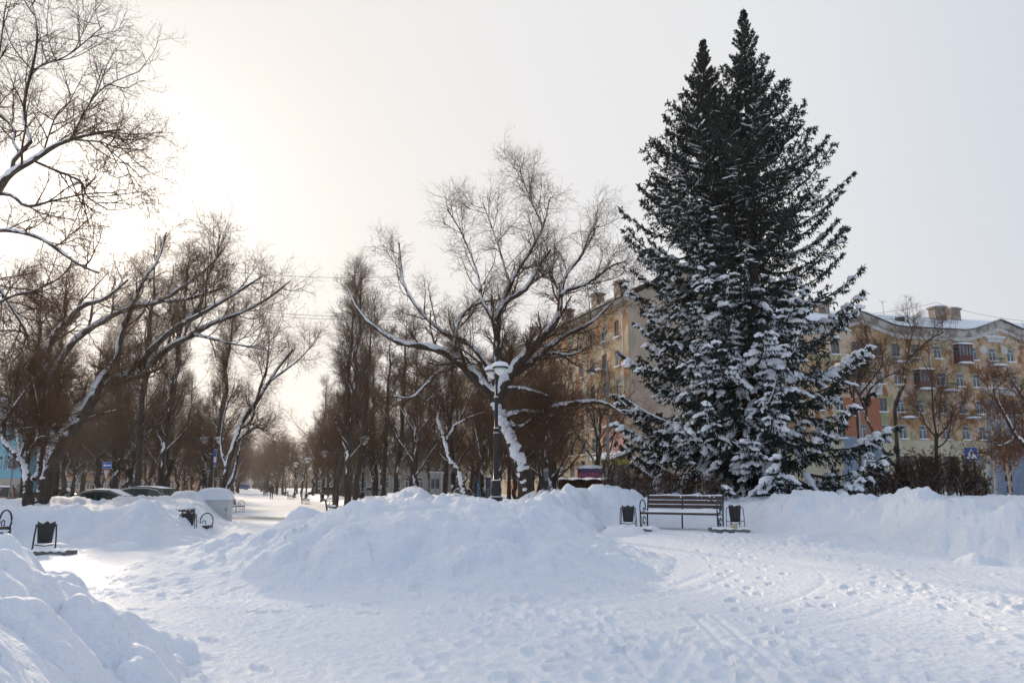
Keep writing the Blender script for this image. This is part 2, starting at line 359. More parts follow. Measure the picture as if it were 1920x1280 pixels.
# ground material: trodden snow, with a sanded street strip across the alley
mg = mat('trodden_snow', SNOWC, .6, (.81, .85, .93), .8, 6, .8, 12, spec=.35, dist=.045)
n = mg.node_tree; b = n.nodes['Principled BSDF']; old = b.inputs['Base Color'].links[0].from_socket
tcx = n.nodes.new('ShaderNodeTexCoord'); sx = n.nodes.new('ShaderNodeSeparateXYZ'); n.links.new(tcx.outputs['Object'], sx.inputs[0])
def nm(op, a, b_=None, c=None, clamp=False):
    q = n.nodes.new('ShaderNodeMath'); q.operation = op; q.use_clamp = clamp
    for k, v in enumerate((a, b_, c)):
        if v is None: continue
        if isinstance(v, (int, float)): q.inputs[k].default_value = v
        else: n.links.new(v, q.inputs[k])
    return q.outputs[0]
nzz = n.nodes.new('ShaderNodeTexNoise'); nzz.inputs['Scale'].default_value = .5; nzz.inputs['Detail'].default_value = 5
mpp = n.nodes.new('ShaderNodeMapping'); mpp.inputs['Scale'].default_value = (.35, 1.6, 1); n.links.new(tcx.outputs['Object'], mpp.inputs[0]); n.links.new(mpp.outputs[0], nzz.inputs['Vector'])
yy = nm('ADD', sx.outputs['Y'], nm('MULTIPLY_ADD', nzz.outputs['Fac'], 3.0, -1.5))
st = nm('MULTIPLY', nm('SUBTRACT', 1.0, nm('MULTIPLY', nm('ABSOLUTE', nm('SUBTRACT', yy, 41.8)), .5), clamp=True), 1.6, clamp=True)
mxx = n.nodes.new('ShaderNodeMix'); mxx.data_type = 'RGBA'; mxx.inputs['B'].default_value = (.30, .235, .17, 1)
n.links.new(nm('MULTIPLY', st, .85), mxx.inputs['Factor']); n.links.new(old, mxx.inputs['A']); n.links.new(mxx.outputs['Result'], b.inputs['Base Color'])
tag(sub('ground', [Q[part == 0], T0], mg), kind='structure')
for k, lab in ((1, 'large rounded heap of cleared snow in the middle of the plaza'),
               (2, 'lumpy snow bank behind the lamp post, reaching right to behind the park bench'),
               (5, 'long high snow bank on the right, between the spruces and the right path'),
               (3, 'long snow bank on the left in front of the parked dark cars'),
               (4, 'nearest chunky snow heap filling the bottom left corner')):
    o = sub('snow_bank', [Q[part == k]], m_snowb); tag(o, lab, 'snow bank')
# ---------------------------------------------------------------- trees
m_bark = mat('dark_bark', (.028, .021, .016), .9, (.07, .052, .040), 6, 5, .8, 14, stretch=(1, 1, .35), dist=.03)
m_bark2 = mat('grey_bark', (.038, .028, .022), .9, (.085, .066, .052), 6, 5, .8, 14, stretch=(1, 1, .35), dist=.03)
m_twig = mat('twig_bark', (.10, .050, .028), .85, spec=.2)
m_twig2 = mat('brown_twigs', (.14, .080, .048), .85, spec=.2)
m_birch = mat('birch_bark', (.38, .30, .25), .8, (.05, .04, .035), 2.2, 4, .3, 12, stretch=(1, 1, 3.5), fac=(.52, .6))
m_leaf = mat('dry_seeds', (.16, .085, .04), .8, spec=.1)
m_needle = mat('spruce_needles', (.016, .026, .022), .75, (.038, .056, .050), 1.1, 3, spec=.2)
m_needle2 = mat('shaded_spruce_needles', (.016, .026, .020), .8, spec=.1)
m_strunk = mat('spruce_bark', (.045, .032, .024), .9, (.09, .065, .05), 5, 4, .6, 15)

def smooth_path(pts, K=14, rng=None, jit=0.0):
    pts = np.array(pts, float); n = len(pts)
    seg = np.r_[0, np.cumsum(np.linalg.norm(np.diff(pts, axis=0), axis=1))]; s = np.linspace(0, seg[-1], K)
    ext = np.vstack([2*pts[0]-pts[1], pts, 2*pts[-1]-pts[-2]]); out = []
    for q in s:
        i = min(max(np.searchsorted(seg, q)-1, 0), n-2); t = (q-seg[i])/max(seg[i+1]-seg[i], 1e-9)
        p0, p1, p2, p3 = ext[i], ext[i+1], ext[i+2], ext[i+3]
        out.append(.5*((2*p1)+(-p0+p2)*t+(2*p0-5*p1+4*p2-p3)*t*t+(-p0+3*p1-3*p2+p3)*t**3))
    out = np.array(out)
    if rng is not None and jit: out[1:-1] += rng.normal(0, jit, (K-2, out.shape[1]))
    return out
def sample(pts, rad, pi, t):
    K = pts.shape[1]; f = t*(K-1); i = np.minimum(f.astype(int), K-2); w = (f-i)[:, None]
    a, b = pts[pi, i], pts[pi, i+1]; T = b-a; T /= np.linalg.norm(T, axis=1, keepdims=True)+1e-9
    r = rad[pi, i]*(1-w[:, 0])+rad[pi, i+1]*w[:, 0]
    return a*(1-w)+b*w, T, r
def grow(rng, pts, rad, kids, t0, t1, ln, ang, rr=.6, rmin=.008, K=5, up=.25, wob=.18, lfall=.55, grav=0., flat=0.):
    """children of every parent: ln = length as a share of the parent's (or absolute if negative)"""
    N = len(pts); plen = np.linalg.norm(np.diff(pts, axis=1), axis=2).sum(1)
    pi = np.repeat(np.arange(N), kids); M = len(pi)
    t = t0+(t1-t0)*((np.tile(np.arange(kids), N)+rng.random(M))/kids)
    p, T, r = sample(pts, rad, pi, t)
    L = (plen[pi]*ln if ln > 0 else -ln*np.ones(M))*(1-lfall*t)*rng.uniform(.55, 1.25, M)
    rnd = rng.normal(size=(M, 3)); rnd[:, 2] *= (1-flat); pr = rnd-(rnd*T).sum(1)[:, None]*T; pr /= np.linalg.norm(pr, axis=1, keepdims=True)+1e-9
    a = np.radians(rng.uniform(ang[0], ang[1], M))[:, None]; D = T*np.cos(a)+pr*np.sin(a)
    out = [p]; d = D.copy(); step = (L/(K-1))[:, None]
    for k in range(K-1):
        d = d+rng.normal(0, wob, (M, 3)); d[:, 2] += up*(.5 if k else .2)-grav*(k+1)/K; d /= np.linalg.norm(d, axis=1, keepdims=True); out.append(out[-1]+d*step)
    C = np.stack(out, 1); r0 = np.minimum(np.maximum(r*rr, rmin), np.maximum(r*.9, rmin*.6)); tp = np.linspace(1, .35, K)[None]
    return C, r0[:, None]*tp
def snow_tubes(rng, pts, rad, thr=.03, amount=1.0, side=(0, -1, 0), gap=.25, n=6, sq=1.0):
    N, K, _ = pts.shape; T = np.gradient(pts, axis=1); T /= np.linalg.norm(T, axis=2, keepdims=True)+1e-9
    hz = np.sqrt(np.clip(1-T[..., 2]**2, 0, 1))
    up = np.array([0, 0, 1.])-T*T[..., 2:3]; up /= np.linalg.norm(up, axis=2, keepdims=True)+1e-6
    s = np.array(side, float)[None, None]-T*(T*np.array(side)).sum(2, keepdims=True); s /= np.linalg.norm(s, axis=2, keepdims=True)+1e-6
    w = ss(.15, .6, hz)[..., None]; o = up*w*.9+s*(1-w)*.9+s*.5
    o /= np.linalg.norm(o, axis=2, keepdims=True)+1e-6
    g = rng.random((N, K)); ph = rng.uniform(0, 50, (N, 1)); kk = np.arange(K)[None]; big = .55+.55*np.sin(kk*.55+ph)*np.sin(kk*.23+ph*1.7); g = np.where(big < gap*.3*(1.1-hz), .66, np.where(g < gap*.3, .80, 1.0))*rng.uniform(.88, 1.06, (N, K)); g[:, 0] *= .5; g[:, -1] *= .4
    pts = pts+np.cross(T, o)*(rad*rng.uniform(-.18, .18, (N, K)))[..., None]; q_ = min(1, .6+.4*amount); c = pts+o*(rad*.42*q_+.006*amount)[..., None]; r = (rad*.86*q_*np.clip(rad/.06, .25, 1)+.004*amount)*g*np.clip(hz*1.6+.45, 0, 1)
    keep = (rad.mean(1) > thr)
    if not keep.any(): return None
    Vs, Qs = tubes(c[keep], np.maximum(r[keep], .001), n); rv = np.repeat(r[keep].reshape(-1), n)
    return Vs+rng.normal(0, 1, Vs.shape)*(.10*rv)[:, None], Qs
def resample(pts, rad, K):
    t = np.linspace(0, 1, K); N = len(pts); o = []; q = []
    for k in range(K):
        p, _, r = sample(pts, rad, np.arange(N), np.full(N, t[k]*.99999)); o.append(p); q.append(r)
    return np.stack(o, 1), np.stack(q, 1)
def join(parts):
    Vs, Fs, n = [], [], 0
    for V, F in parts:
        Vs.append(V); Fs.append(F+n); n += len(V)
    return np.concatenate(Vs), np.concatenate(Fs)
def leaf_tris(rng, pts, dens, size):
    N, K, _ = pts.shape; M = int(N*dens)
    if M < 1: return None
    pi = rng.integers(0, N, M); t = rng.uniform(.4, 1, M)
    p, T, _ = sample(pts, np.ones((N, K)), pi, t*.999); a = rng.normal(size=(M, 3)); b = rng.normal(size=(M, 3)); a[:, 2] -= .8
    a /= np.linalg.norm(a, axis=1, keepdims=True); b /= np.linalg.norm(b, axis=1, keepdims=True); s = rng.uniform(.5, 1.3, M)[:, None]*size
    V = np.stack([p, p+a*s+b*s*.35, p+a*s-b*s*.35], 1).reshape(-1, 3); return V, np.arange(3*M).reshape(-1, 3)
def finish_tree(root, rng, trunks, limbs, levels, bark, twig, snow=1.0, leaves=0, leafsize=.05, snow_thr=.030, side=(-.5, -1, .1)):
    """trunks / limbs: lists of (pts, rad); levels: list of (pts, rad) arrays"""
    def V14(L, K): return np.stack([smooth_path(p, K) for p, r in L]), np.stack([np.interp(np.linspace(0, 1, K), np.linspace(0, 1, len(r)), r) for p, r in L])
    tp, tr = V14(trunks, 22); tr2 = tr*(1+.10*rng.normal(size=tr.shape)); mk('trunk', *tubes(tp, np.maximum(tr2, .01), 12), bark, root)
    snows = [snow_tubes(rng, *resample(tp, tr, 64), thr=.03, amount=snow, side=side, gap=.5, n=9)] if snow else []
    if limbs:
        lp, lr = V14(limbs, 18); lr2 = lr*(1+.08*rng.normal(size=lr.shape)); mk('limbs', *tubes(lp, np.maximum(lr2, .01), 9), bark, root)
        if snow: snows.append(snow_tubes(rng, *resample(lp, lr, 34), thr=.02, amount=snow, side=side, gap=.30, n=8))
    tw = []
    for k, (p, r) in enumerate(levels):
        tw.append(tubes(p, r, 5 if k == 0 else 3))
        if snow and k == 0 and (p.shape[0] < 4000): snows.append(snow_tubes(rng, *resample(p, r, 9), thr=snow_thr, amount=snow*.35, side=side, gap=.45, n=5))
    mk('twigs', *join(tw), twig, root)
    snows = [s for s in snows if s is not None]
    if snows: mk('snow_cover', *join(snows), m_snowt, root)
    if leaves:
        q = leaf_tris(rng, levels[-1][0], leaves, leafsize)
        if q: mk('seed_clusters', *q, m_leaf, root, smooth=False)

def traced(name, Y, trunks, limbs, seed, label, cat='tree', lv=(9, 8, 7, 4), spread=(28, 62), depth=.12, rmin=.0085, leaves=1.0, snow=1.0, twig=None, bark=None, up=.22, grav=0., L=(-2.5, -1.45, -.85, -.5), wf=.76, top=None, leafsize=.05, zbase=None, group=None):
    """main trunk and limbs follow the tree's drawn skeleton; each limb also swings towards or away from the viewer"""
    rng = np.random.default_rng(seed); px = Y/FPX
    def conv(lst, k):
        out = []
        for j, item in enumerate(lst):
            w, pts = item[0], item[1]; d0, d1 = (item[2] if len(item) > 2 else (0, rng.uniform(-1, 1)*depth*Y*.6))
            n = len(pts); P3 = [P(u, v, Y+d0+(d1-d0)*(q/(n-1))**1.2) for q, (u, v) in enumerate(pts)]
            out.append([np.array(P3), np.array(w, float)*.5*px*wf])
        return out
    T, Lb = conv(trunks, 0), conv(limbs, 1)
    b = T[0][0][0].copy(); g = gz(b[0], b[1]) if zbase is None else zbase
    T[0][0][0][2] = min(b[2], g-.25)
    o = np.array([b[0], b[1], g])
    root = empty(name, tuple(o), 0, label, cat, group)
    T = [(p-o, r) for p, r in T]; Lb = [(p-o, r) for p, r in Lb]
    K = 14; allp = np.stack([smooth_path(p, K) for p, r in T+Lb]); allr = np.stack([np.interp(np.linspace(0, 1, K), np.linspace(0, 1, len(r)), r) for p, r in T+Lb])
    main = np.array([False]*len(T)+[True]*len(Lb)); 
    l0 = grow(rng, allp[main] if len(Lb) else allp, allr[main] if len(Lb) else allr, lv[0], .15, 1.0, L[0], spread, .45, .022, 8, up, .11, .35, grav)
    l1 = grow(rng, *l0, lv[1], .10, 1.0, L[1], (28, 72), .55, .013, 6, up*.35, .13, .35, grav)
    l2 = grow(rng, *l1, lv[2], .10, 1.0, L[2], (28, 72), .7, rmin, 5, up*.3, .14, .35, grav)
    lev = [l0, l1, l2]
    if len(lv) > 3 and lv[3]: lev.append(grow(rng, *l2, lv[3], .12, 1.0, L[3], (25, 65), .8, rmin*.75, 3, up*.4, .12, .3, grav))
    finish_tree(root, rng, T, Lb, lev, bark or m_bark, twig or m_twig, snow, leaves, leafsize)
    return root

# --- the forked maple on the left with heavy snow on its limbs
traced('maple_tree', 33,
    [([34, 30, 30, 30], [(76, 942), (86, 900), (98, 862), (113, 827)], (0, 0))],
    [([25, 20, 18, 15], [(108, 832), (98, 785), (95, 745), (97, 703)], (0, -.5)),
     ([17, 15, 13, 11, 9, 6, 4], [(97, 706), (88, 675), (96, 639), (117, 612), (156, 573), (195, 561), (240, 525)], (-.5, -2)),
     ([14, 13, 13, 12, 11, 9, 7, 5, 3], [(98, 702), (117, 670), (144, 635), (195, 600), (240, 579), (301, 565), (332, 545), (390, 502), (422, 463)], (-.5, 1.5)),
     ([8, 7, 5, 3], [(301, 565), (345, 562), (375, 553), (430, 535)], (.8, -1)),
     ([30, 28, 27, 26, 25, 23], [(110, 835), (144, 791), (172, 752), (191, 729), (234, 709), (268, 699)], (0, 1)),
     ([17, 14, 12, 10, 8, 6, 5, 3], [(262, 700), (289, 674), (324, 647), (363, 627), (402, 604), (449, 588), (500, 561), (545, 526)], (1, 3)),
     ([16, 13, 11, 9, 8, 6, 3], [(262, 700), (270, 672), (289, 651), (332, 612), (371, 592), (437, 553), (495, 516)], (1, -1.5)),
     ([8, 6, 4, 3], [(363, 627), (390, 633), (430, 643), (495, 655)], (1.5, 0)),
     ([9, 7, 5, 4, 3], [(340, 612), (375, 569), (390, 518), (406, 479), (412, 440)], (0, 1)),
     ([18, 16, 15, 13, 12, 11, 9, 7, 5, 3], [(150, 785), (172, 745), (191, 709), (219, 674), (224, 640), (242, 588), (258, 549), (273, 518), (297, 487), (312, 435)], (0, 2)),
     ([7, 6, 4, 2], [(98, 790), (75, 775), (50, 755), (20, 745)], (0, -2)),
     ([7, 6, 4, 3], [(88, 690), (72, 650), (40, 622), (-10, 620)], (0, -3))],
    11, 'forked maple with thick snow on its limbs, standing behind the left snow bank', wf=.88, lv=(10, 7, 5, 3), leaves=.9, up=.30)
# --- small tree with a snowy fork at the far left
traced('small_maple', 30,
    [([24, 22, 18, 16, 13, 12, 10], [(56, 940), (52, 902), (41, 869), (28, 850), (11, 833), (6, 812), (8, 786)], (0, 0)),
     ([15, 13, 10, 8], [(62, 900), (73, 885), (75, 850), (69, 820)], (0, .3))],
    [([9, 7, 5, 3], [(8, 790), (36, 750), (60, 717), (95, 680)]),
     ([9, 8, 7, 5], [(38, 858), (30, 800), (19, 737), (6, 660)]),
     ([8, 6, 5, 3], [(39, 856), (51, 820), (45, 805), (66, 800)]),
     ([9, 8, 6, 3], [(54, 852), (66, 832), (76, 820), (90, 818)]),
     ([8, 7, 6, 3], [(71, 835), (73, 805), (75, 770), (60, 700)])],
    12, 'small tree leaning left beside the forked maple, snow lying in its low fork', lv=(10, 8, 6, 3), leaves=.8, L=(-1.8, -1.1, -.7, -.4))
# --- tall tree whose trunk stands outside the frame on the left
traced('tall_poplar', 19,
    [([34, 32, 28, 26, 24, 20], [(-130, 985), (-110, 800), (-70, 600), (-45, 470), (-25, 400), (0, 351)], (0, 0))],
    [([22, 18, 13, 11, 8, 6, 4], [(-8, 358), (23, 324), (62, 301), (98, 277), (133, 262), (172, 252), (225, 243)], (0, -.6)),
     ([12, 10, 9, 8, 7, 6, 5, 4, 2.5], [(23, 324), (27, 297), (58, 268), (47, 238), (45, 203), (51, 164), (60, 133), (70, 62), (56, -10)], (0, .6)),
     ([8, 7, 6, 5, 4], [(36, 285), (25, 265), (28, 246), (12, 226), (-20, 200)], (0, 1)),
     ([4, 3.5, 3, 2], [(60, 133), (86, 120), (130, 102), (195, 48)], (0, -.8)),
     ([6, 5, 4, 3, 2], [(133, 262), (156, 215), (176, 183), (205, 158), (262, 134)], (0, 1.2)),
     ([5, 4, 3.5, 2], [(80, 290), (94, 246), (110, 210), (148, 180)], (0, .5)),
     ([5, 4, 3.5, 2], [(133, 262), (187, 266), (219, 277), (270, 281)], (0, -.4)),
     ([4, 3, 2.5, 2], [(187, 266), (210, 285), (236, 310), (246, 335)], (0, -.4)),
     ([9, 8, 6, 4, 3, 2], [(-10, 362), (23, 367), (51, 387), (105, 375), (168, 363), (215, 362)], (0, 1)),
     ([11, 10, 10, 9, 8, 6, 4], [(-60, 440), (0, 432), (40, 436), (80, 449), (125, 480), (156, 500), (185, 512)], (0, -.8)),
     ([7, 6, 5, 4, 3], [(62, 301), (100, 318), (150, 340), (165, 370), (205, 395)], (0, .8)),
     ([9, 8, 6, 5, 3], [(-60, 600), (12, 560), (42, 550), (62, 546), (100, 527)], (0, .5)),
     ([10, 8, 6, 4], [(-50, 500), (-10, 530), (30, 590), (60, 640)], (0, .5)),
     ([8, 6, 5, 3], [(-50, 300), (-20, 180), (0, 90), (10, 10)], (0, .5))],
    13, 'tall bare poplar at the left edge, only its crown inside the frame', lv=(8, 6, 5, 3), leaves=.9, rmin=.005, leafsize=.035, zbase=-.3, L=(-1.9, -1.05, -.6, -.32), up=.10)
# --- the big spreading tree behind the twin lamp post
traced('maple_tree', 38,
    [([46, 36, 31, 28, 28, 27], [(988, 932), (984, 895), (968, 850), (948, 800), (934, 765), (927, 735)], (0, 0))],
    [([24, 24, 22, 17, 13, 11, 9, 7, 4, 2], [(932, 748), (905, 722), (880, 695), (850, 670), (810, 652), (750, 643), (720, 625), (690, 605), (667, 575), (648, 530)], (0, -1)),
     ([9, 8, 6, 4, 3], [(850, 690), (820, 700), (795, 725), (770, 745), (735, 742)], (0, -1.2)),
     ([9, 8, 7, 5, 4, 2], [(850, 670), (853, 640), (858, 610), (872, 585), (900, 568), (940, 560)], (-.3, 1)),
     ([20, 18, 17, 15, 12, 9, 7, 4], [(930, 740), (932, 690), (932, 650), (933, 600), (944, 568), (985, 543), (1010, 500), (1032, 468)], (0, .8)),
     ([10, 9, 7, 6, 4, 3], [(940, 570), (955, 535), (975, 500), (992, 475), (1018, 425), (1030, 375)], (.6, 1.6)),
     ([7, 6, 5, 4, 3, 2], [(930, 610), (905, 565), (897, 520), (880, 470), (862, 430), (838, 392)], (0, -1)),
     ([11, 9, 8, 7, 6, 5, 3], [(925, 700), (880, 645), (835, 625), (795, 592), (765, 550), (754, 515), (748, 455)], (0, 1.8)),
     ([28, 26, 22, 18, 16, 13, 10, 7, 4], [(932, 745), (960, 695), (985, 668), (1010, 640), (1035, 614), (1050, 580), (1053, 550), (1085, 538), (1118, 522)], (0, -1)),
     ([7, 6, 4, 2], [(1085, 538), (1115, 522), (1150, 497), (1175, 490)], (-.8, -1.5)),
     ([8, 7, 6, 4], [(1050, 560), (1044, 535), (1018, 512), (1000, 490)], (-.5, 1)),
     ([7, 6, 5, 3, 2], [(1052, 550), (1062, 515), (1090, 480), (1105, 440), (1125, 420)], (-.5, 1)),
     ([18, 15, 12, 9, 7, 5, 3], [(965, 700), (1000, 675), (1030, 650), (1062, 628), (1100, 610), (1125, 590), (1155, 560)], (0, 1.2)),
     ([7, 6, 5, 3], [(1010, 665), (1040, 662), (1072, 665), (1105, 650)], (.4, .4)),
     ([10, 8, 7, 4], [(942, 728), (970, 728), (995, 732), (1028, 743)], (0, -1.5)),
     ([13, 12, 12, 10, 9, 7, 4], [(946, 780), (985, 773), (1010, 776), (1042, 763), (1082, 755), (1130, 755), (1175, 778)], (0, -2)),
     ([10, 8, 6, 3], [(952, 790), (968, 800), (985, 796), (1002, 780)], (0, -1)),
     ([9, 7, 5, 3], [(925, 740), (905, 690), (890, 672), (860, 650)], (0, -2)),
     ([5, 4, 3, 2], [(1018, 425), (1000, 385), (985, 350), (975, 320)], (1.6, 1)),
     ([5, 4, 3, 2], [(955, 535), (940, 480), (920, 420), (905, 380)], (.6, 0))],
    14, 'broad bare maple with snowy limbs, right behind the black twin lamp post', wf=.92, lv=(10, 7, 5, 3), leaves=.5, up=.24)
# --- leaning snowy trunk left of the lamp
traced('leaning_tree', 41,
    [([22, 18, 14, 12, 11], [(884, 926), (862, 893), (846, 868), (838, 840), (830, 815)], (0, 0))],
    [([10, 8, 6, 3], [(832, 820), (822, 790), (822, 760), (800, 715)]),
     ([10, 8, 6, 4, 3], [(834, 828), (850, 805), (868, 775), (880, 745), (890, 725)]),
     ([7, 5, 4, 2], [(850, 800), (870, 788), (890, 778), (910, 772)]),
     ([6, 5, 3, 2], [(822, 765), (812, 745), (798, 752), (780, 740)])],
    15, 'leaning trunk plastered with snow, just left of the twin lamp post', lv=(8, 7, 6, 3), leaves=.4)
traced('leaning_tree', 52,
    [([16, 15, 13, 12, 11, 9, 7, 5], [(412, 930), (425, 880), (440, 830), (455, 790), (480, 755), (505, 715), (525, 685), (550, 655)], (0, 0)),
     ([9, 8, 6, 4], [(418, 930), (438, 890), (445, 860), (455, 820)], (0, .5))],
    [([8, 7, 5, 3], [(440, 830), (462, 812), (480, 800), (500, 808)]), ([8, 7, 5, 3], [(447, 805), (470, 790), (475, 770), (462, 750)]),
     ([7, 6, 4, 2], [(480, 755), (490, 720), (500, 690), (505, 640)]), ([6, 5, 3, 2], [(505, 715), (540, 690), (565, 670), (590, 640)]),
     ([7, 6, 4, 2], [(425, 880), (415, 840), (420, 780), (440, 720)])],
    16, 'snow-striped tree leaning right over the left edge of the alley', lv=(9, 8, 6, 3), leaves=.7)
# --- small trees in front of the right-hand building
traced('small_maple', 46,
    [([15, 13, 12, 11, 11, 12], [(1712, 935), (1690, 890), (1683, 850), (1680, 800), (1678, 765), (1688, 735)], (0, 0)),
     ([11, 10, 9, 8, 8], [(1712, 920), (1690, 885), (1665, 858), (1640, 815), (1622, 780)], (0, -.5))],
    [([10, 8, 7, 5, 3], [(1686, 738), (1697, 715), (1692, 695), (1700, 678), (1712, 668)]), ([8, 6, 4, 2], [(1700, 672), (1722, 655), (1745, 635), (1770, 622)]),
     ([8, 7, 6, 4, 2], [(1624, 780), (1625, 745), (1638, 722), (1662, 706), (1700, 690)]), ([7, 6, 5, 3], [(1624, 770), (1612, 745), (1605, 715), (1612, 690)]),
     ([7, 5, 4, 2], [(1612, 740), (1640, 705), (1655, 680), (1650, 640)]), ([5, 4, 3, 2], [(1700, 680), (1705, 650), (1710, 620), (1700, 600)])],
    17, 'small bare tree with two dark curving stems in front of the peeling facade', lv=(8, 6, 5, 3), leaves=.1, snow=.35, wf=.62, up=.35, L=(-1.7, -1., -.6, -.4))
traced('small_maple', 44,
    [([10, 9, 9, 8], [(1610, 935), (1612, 860), (1608, 800), (1604, 760)], (0, 0))],
    [([8, 6, 5, 3], [(1604, 765), (1600, 735), (1612, 700), (1640, 660)]), ([7, 5, 4, 3], [(1606, 770), (1596, 740), (1590, 710), (1570, 690)]), ([5, 4, 3, 2], [(1608, 720), (1625, 690), (1628, 650), (1622, 610)])],
    18, 'thin bare tree beside the right spruce, in front of the orange wall', lv=(8, 6, 5, 3), leaves=.1, snow=.35, wf=.62, up=.3, L=(-1.7, -1., -.6, -.4))
traced('pollarded_tree', 48,
    [([12, 12, 11, 13], [(1758, 935), (1757, 880), (1755, 840), (1756, 812)], (0, 0))],
    [([6, 5, 4, 2], [(1756, 815), (1750, 780), (1748, 740), (1745, 690)]), ([6, 5, 4, 2], [(1757, 815), (1762, 770), (1765, 730), (1775, 690)]), ([6, 5, 3, 2], [(1755, 820), (1735, 795), (1725, 770), (1705, 755)]),
     ([6, 5, 3, 2], [(1757, 820), (1775, 800), (1790, 770), (1812, 755)]), ([5, 4, 3, 2], [(1756, 840), (1772, 828), (1782, 800), (1786, 760)])],
    19, 'pollarded tree with a cut snowy top, left of the pedestrian crossing sign', lv=(8, 6, 5, 3), leaves=.1, snow=.35, wf=.62, up=.3, L=(-1.7, -1., -.6, -.4))
traced('snowy_tree', 30,
    [([22, 20, 18, 16], [(2010, 985), (2000, 930), (1985, 880), (1960, 850)], (0, 0))],
    [([14, 13, 12, 9, 6, 4], [(1965, 855), (1930, 838), (1905, 818), (1890, 790), (1872, 755), (1862, 728)], (0, -.6)), ([12, 10, 8, 4], [(1960, 850), (1975, 780), (1965, 700), (1940, 640)]), ([9, 7, 5, 3], [(1955, 850), (1930, 800), (1925, 760), (1890, 700)]), ([8, 6, 4, 2], [(1905, 818), (1890, 830), (1870, 835), (1850, 820)])],
    20, 'snowy branch of a bare tree reaching in from the right edge', lv=(8, 6, 5, 3), leaves=.2, zbase=.6, wf=.7, L=(-1.2, -.8, -.5, -.3), up=.25)
for k, (pts, lab) in enumerate((([(1866, 935), (1865, 880), (1861, 800), (1858, 740), (1856, 690)], 'thin straight birch right of the pedestrian crossing sign'),
                                ([(1895, 935), (1892, 895), (1887, 860), (1882, 810), (1876, 760), (1870, 700)], 'thin crooked birch in front of the grey-blue doorway'))):
    traced('birch_tree', 40+2*k, [([6.5, 6, 5, 3.5, 2], pts, (0, 0))], [([3, 2.5, 2, 1.5], [(pts[i][0], pts[i][1]), (pts[i][0]+dx, pts[i][1]-22), (pts[i][0]+dx*1.7, pts[i][1]-35), (pts[i][0]+dx*2.4, pts[i][1]-40)]) for i in (1, 2, 3) for dx in (-9, 11)],
           30+k, lab, lv=(9, 6, 5, 0), leaves=0, snow=0, twig=m_twig, bark=m_birch, L=(-1., -.6, -.4, -.3), up=.12)

# --- the trees of the alley and the park behind: prototypes, then copies with their own place, turn and size
def proto(kind, seed):
    rng = np.random.default_rng(seed); name = {'tall': 'tall_poplar', 'wide': 'park_tree', 'weep': 'weeping_tree', 'low': 'park_tree'}[kind]
    root = empty(name)
    H = {'tall': 17, 'wide': 12.5, 'weep': 10.5, 'low': 9.5}[kind]
    lean = rng.normal(0, .5 if kind != 'tall' else .25, 2)
    top = np.array([lean[0]*1.5, lean[1]*1.5, H*(.95 if kind == 'tall' else .6)])
    tp = np.array([[0, 0, -.6], [lean[0]*.2, lean[1]*.2, H*.2], [lean[0]*.7, lean[1]*.8, H*.38], top])
    r0 = {'tall': .20, 'wide': .19, 'weep': .17, 'low': .14}[kind]; tr = np.array([r0*1.25, r0, r0*.8, r0*(.18 if kind == 'tall' else .42)])
    tp2 = smooth_path(tp, 14, rng, .07); T = [(tp2, np.interp(np.linspace(0, 1, 14), [0, .3, .6, 1], tr))]
    a, b = T[0][0][None], T[0][1][None]
    if kind == 'tall':
        l = grow(rng, a, b, 30, .22, .99, -3.4, (28, 60), .32, .02, 8, .30, .09, .55); ks = (9, 7, 5); u = .2; g = 0; Ls = (-1.3, -.8, -.45)
    elif kind == 'wide':
        l = grow(rng, a, b, 11, .30, .99, -6.2, (18, 55), .5, .04, 10, .16, .12, .15); ks = (9, 7, 3); u = .16; g = 0; Ls = (-2.2, -1.2, -.6)
    elif kind == 'low':
        l = grow(rng, a, b, 10, .28, .99, -5.0, (22, 62), .5, .035, 10, .12, .13, .15); ks = (9, 7, 3); u = .12; g = 0; Ls = (-1.9, -1.1, -.6)
    else:
        l = grow(rng, a, b, 14, .30, .99, -4.4, (20, 60), .5, .035, 9, .08, .12, .2); ks = (10, 7, 4); u = .0; g = .40; Ls = (-1.9, -1.2, -.8)
    l1 = grow(rng, *l, ks[0], .12, 1., Ls[0], (25, 60), .42, .014, 6, u, .12, .35, g*.5)
    l2 = grow(rng, *l1, ks[1], .1, 1., Ls[1], (25, 62), .6, .010, 5, u, .13, .35, g)
    l3 = grow(rng, *l2, ks[2], .1, 1., Ls[2], (20, 55), .8, .008, 3, u, .12, .3, g*1.3)
    limbs = [(l[0][i], l[1][i]) for i in range(len(l[0]))]
    finish_tree(root, rng, T, limbs, [l1, l2, l3], m_bark if seed % 2 else m_bark2, m_twig2 if kind == 'weep' else m_twig, .7, .5 if kind == 'weep' else .3, .06, snow_thr=.03)
    return root
PROT = {k: [proto(k, s) for s in ss_] for k, ss_ in (('tall', (101, 102, 103)), ('wide', (111, 112, 113)), ('weep', (121, 122)), ('low', (131, 132)))}
used_p = set()
def place(kind, j, x, y, s, rz, label, group, sz=1.0, cat='tree', zoff=0):
    src = PROT[kind][j % len(PROT[kind])]
    o = src if src.name not in used_p else copy_tree(src); used_p.add(src.name)
    o.location = (x, y, gz(x, y)+zoff); o.rotation_euler = (0, 0, rz); o.scale = (s, s, s*sz); o['label'] = label; o['category'] = cat; o['group'] = group
    return o
rnd = random.Random(5)
G_T = 'bare trees of the park behind the plaza'
def pl(kind, u, Y, s, label, sz=1.0, j=None): return place(kind, rnd.randrange(9) if j is None else j, XU(u, Y), Y, s, rnd.uniform(0, 6.28), label, G_T, sz)
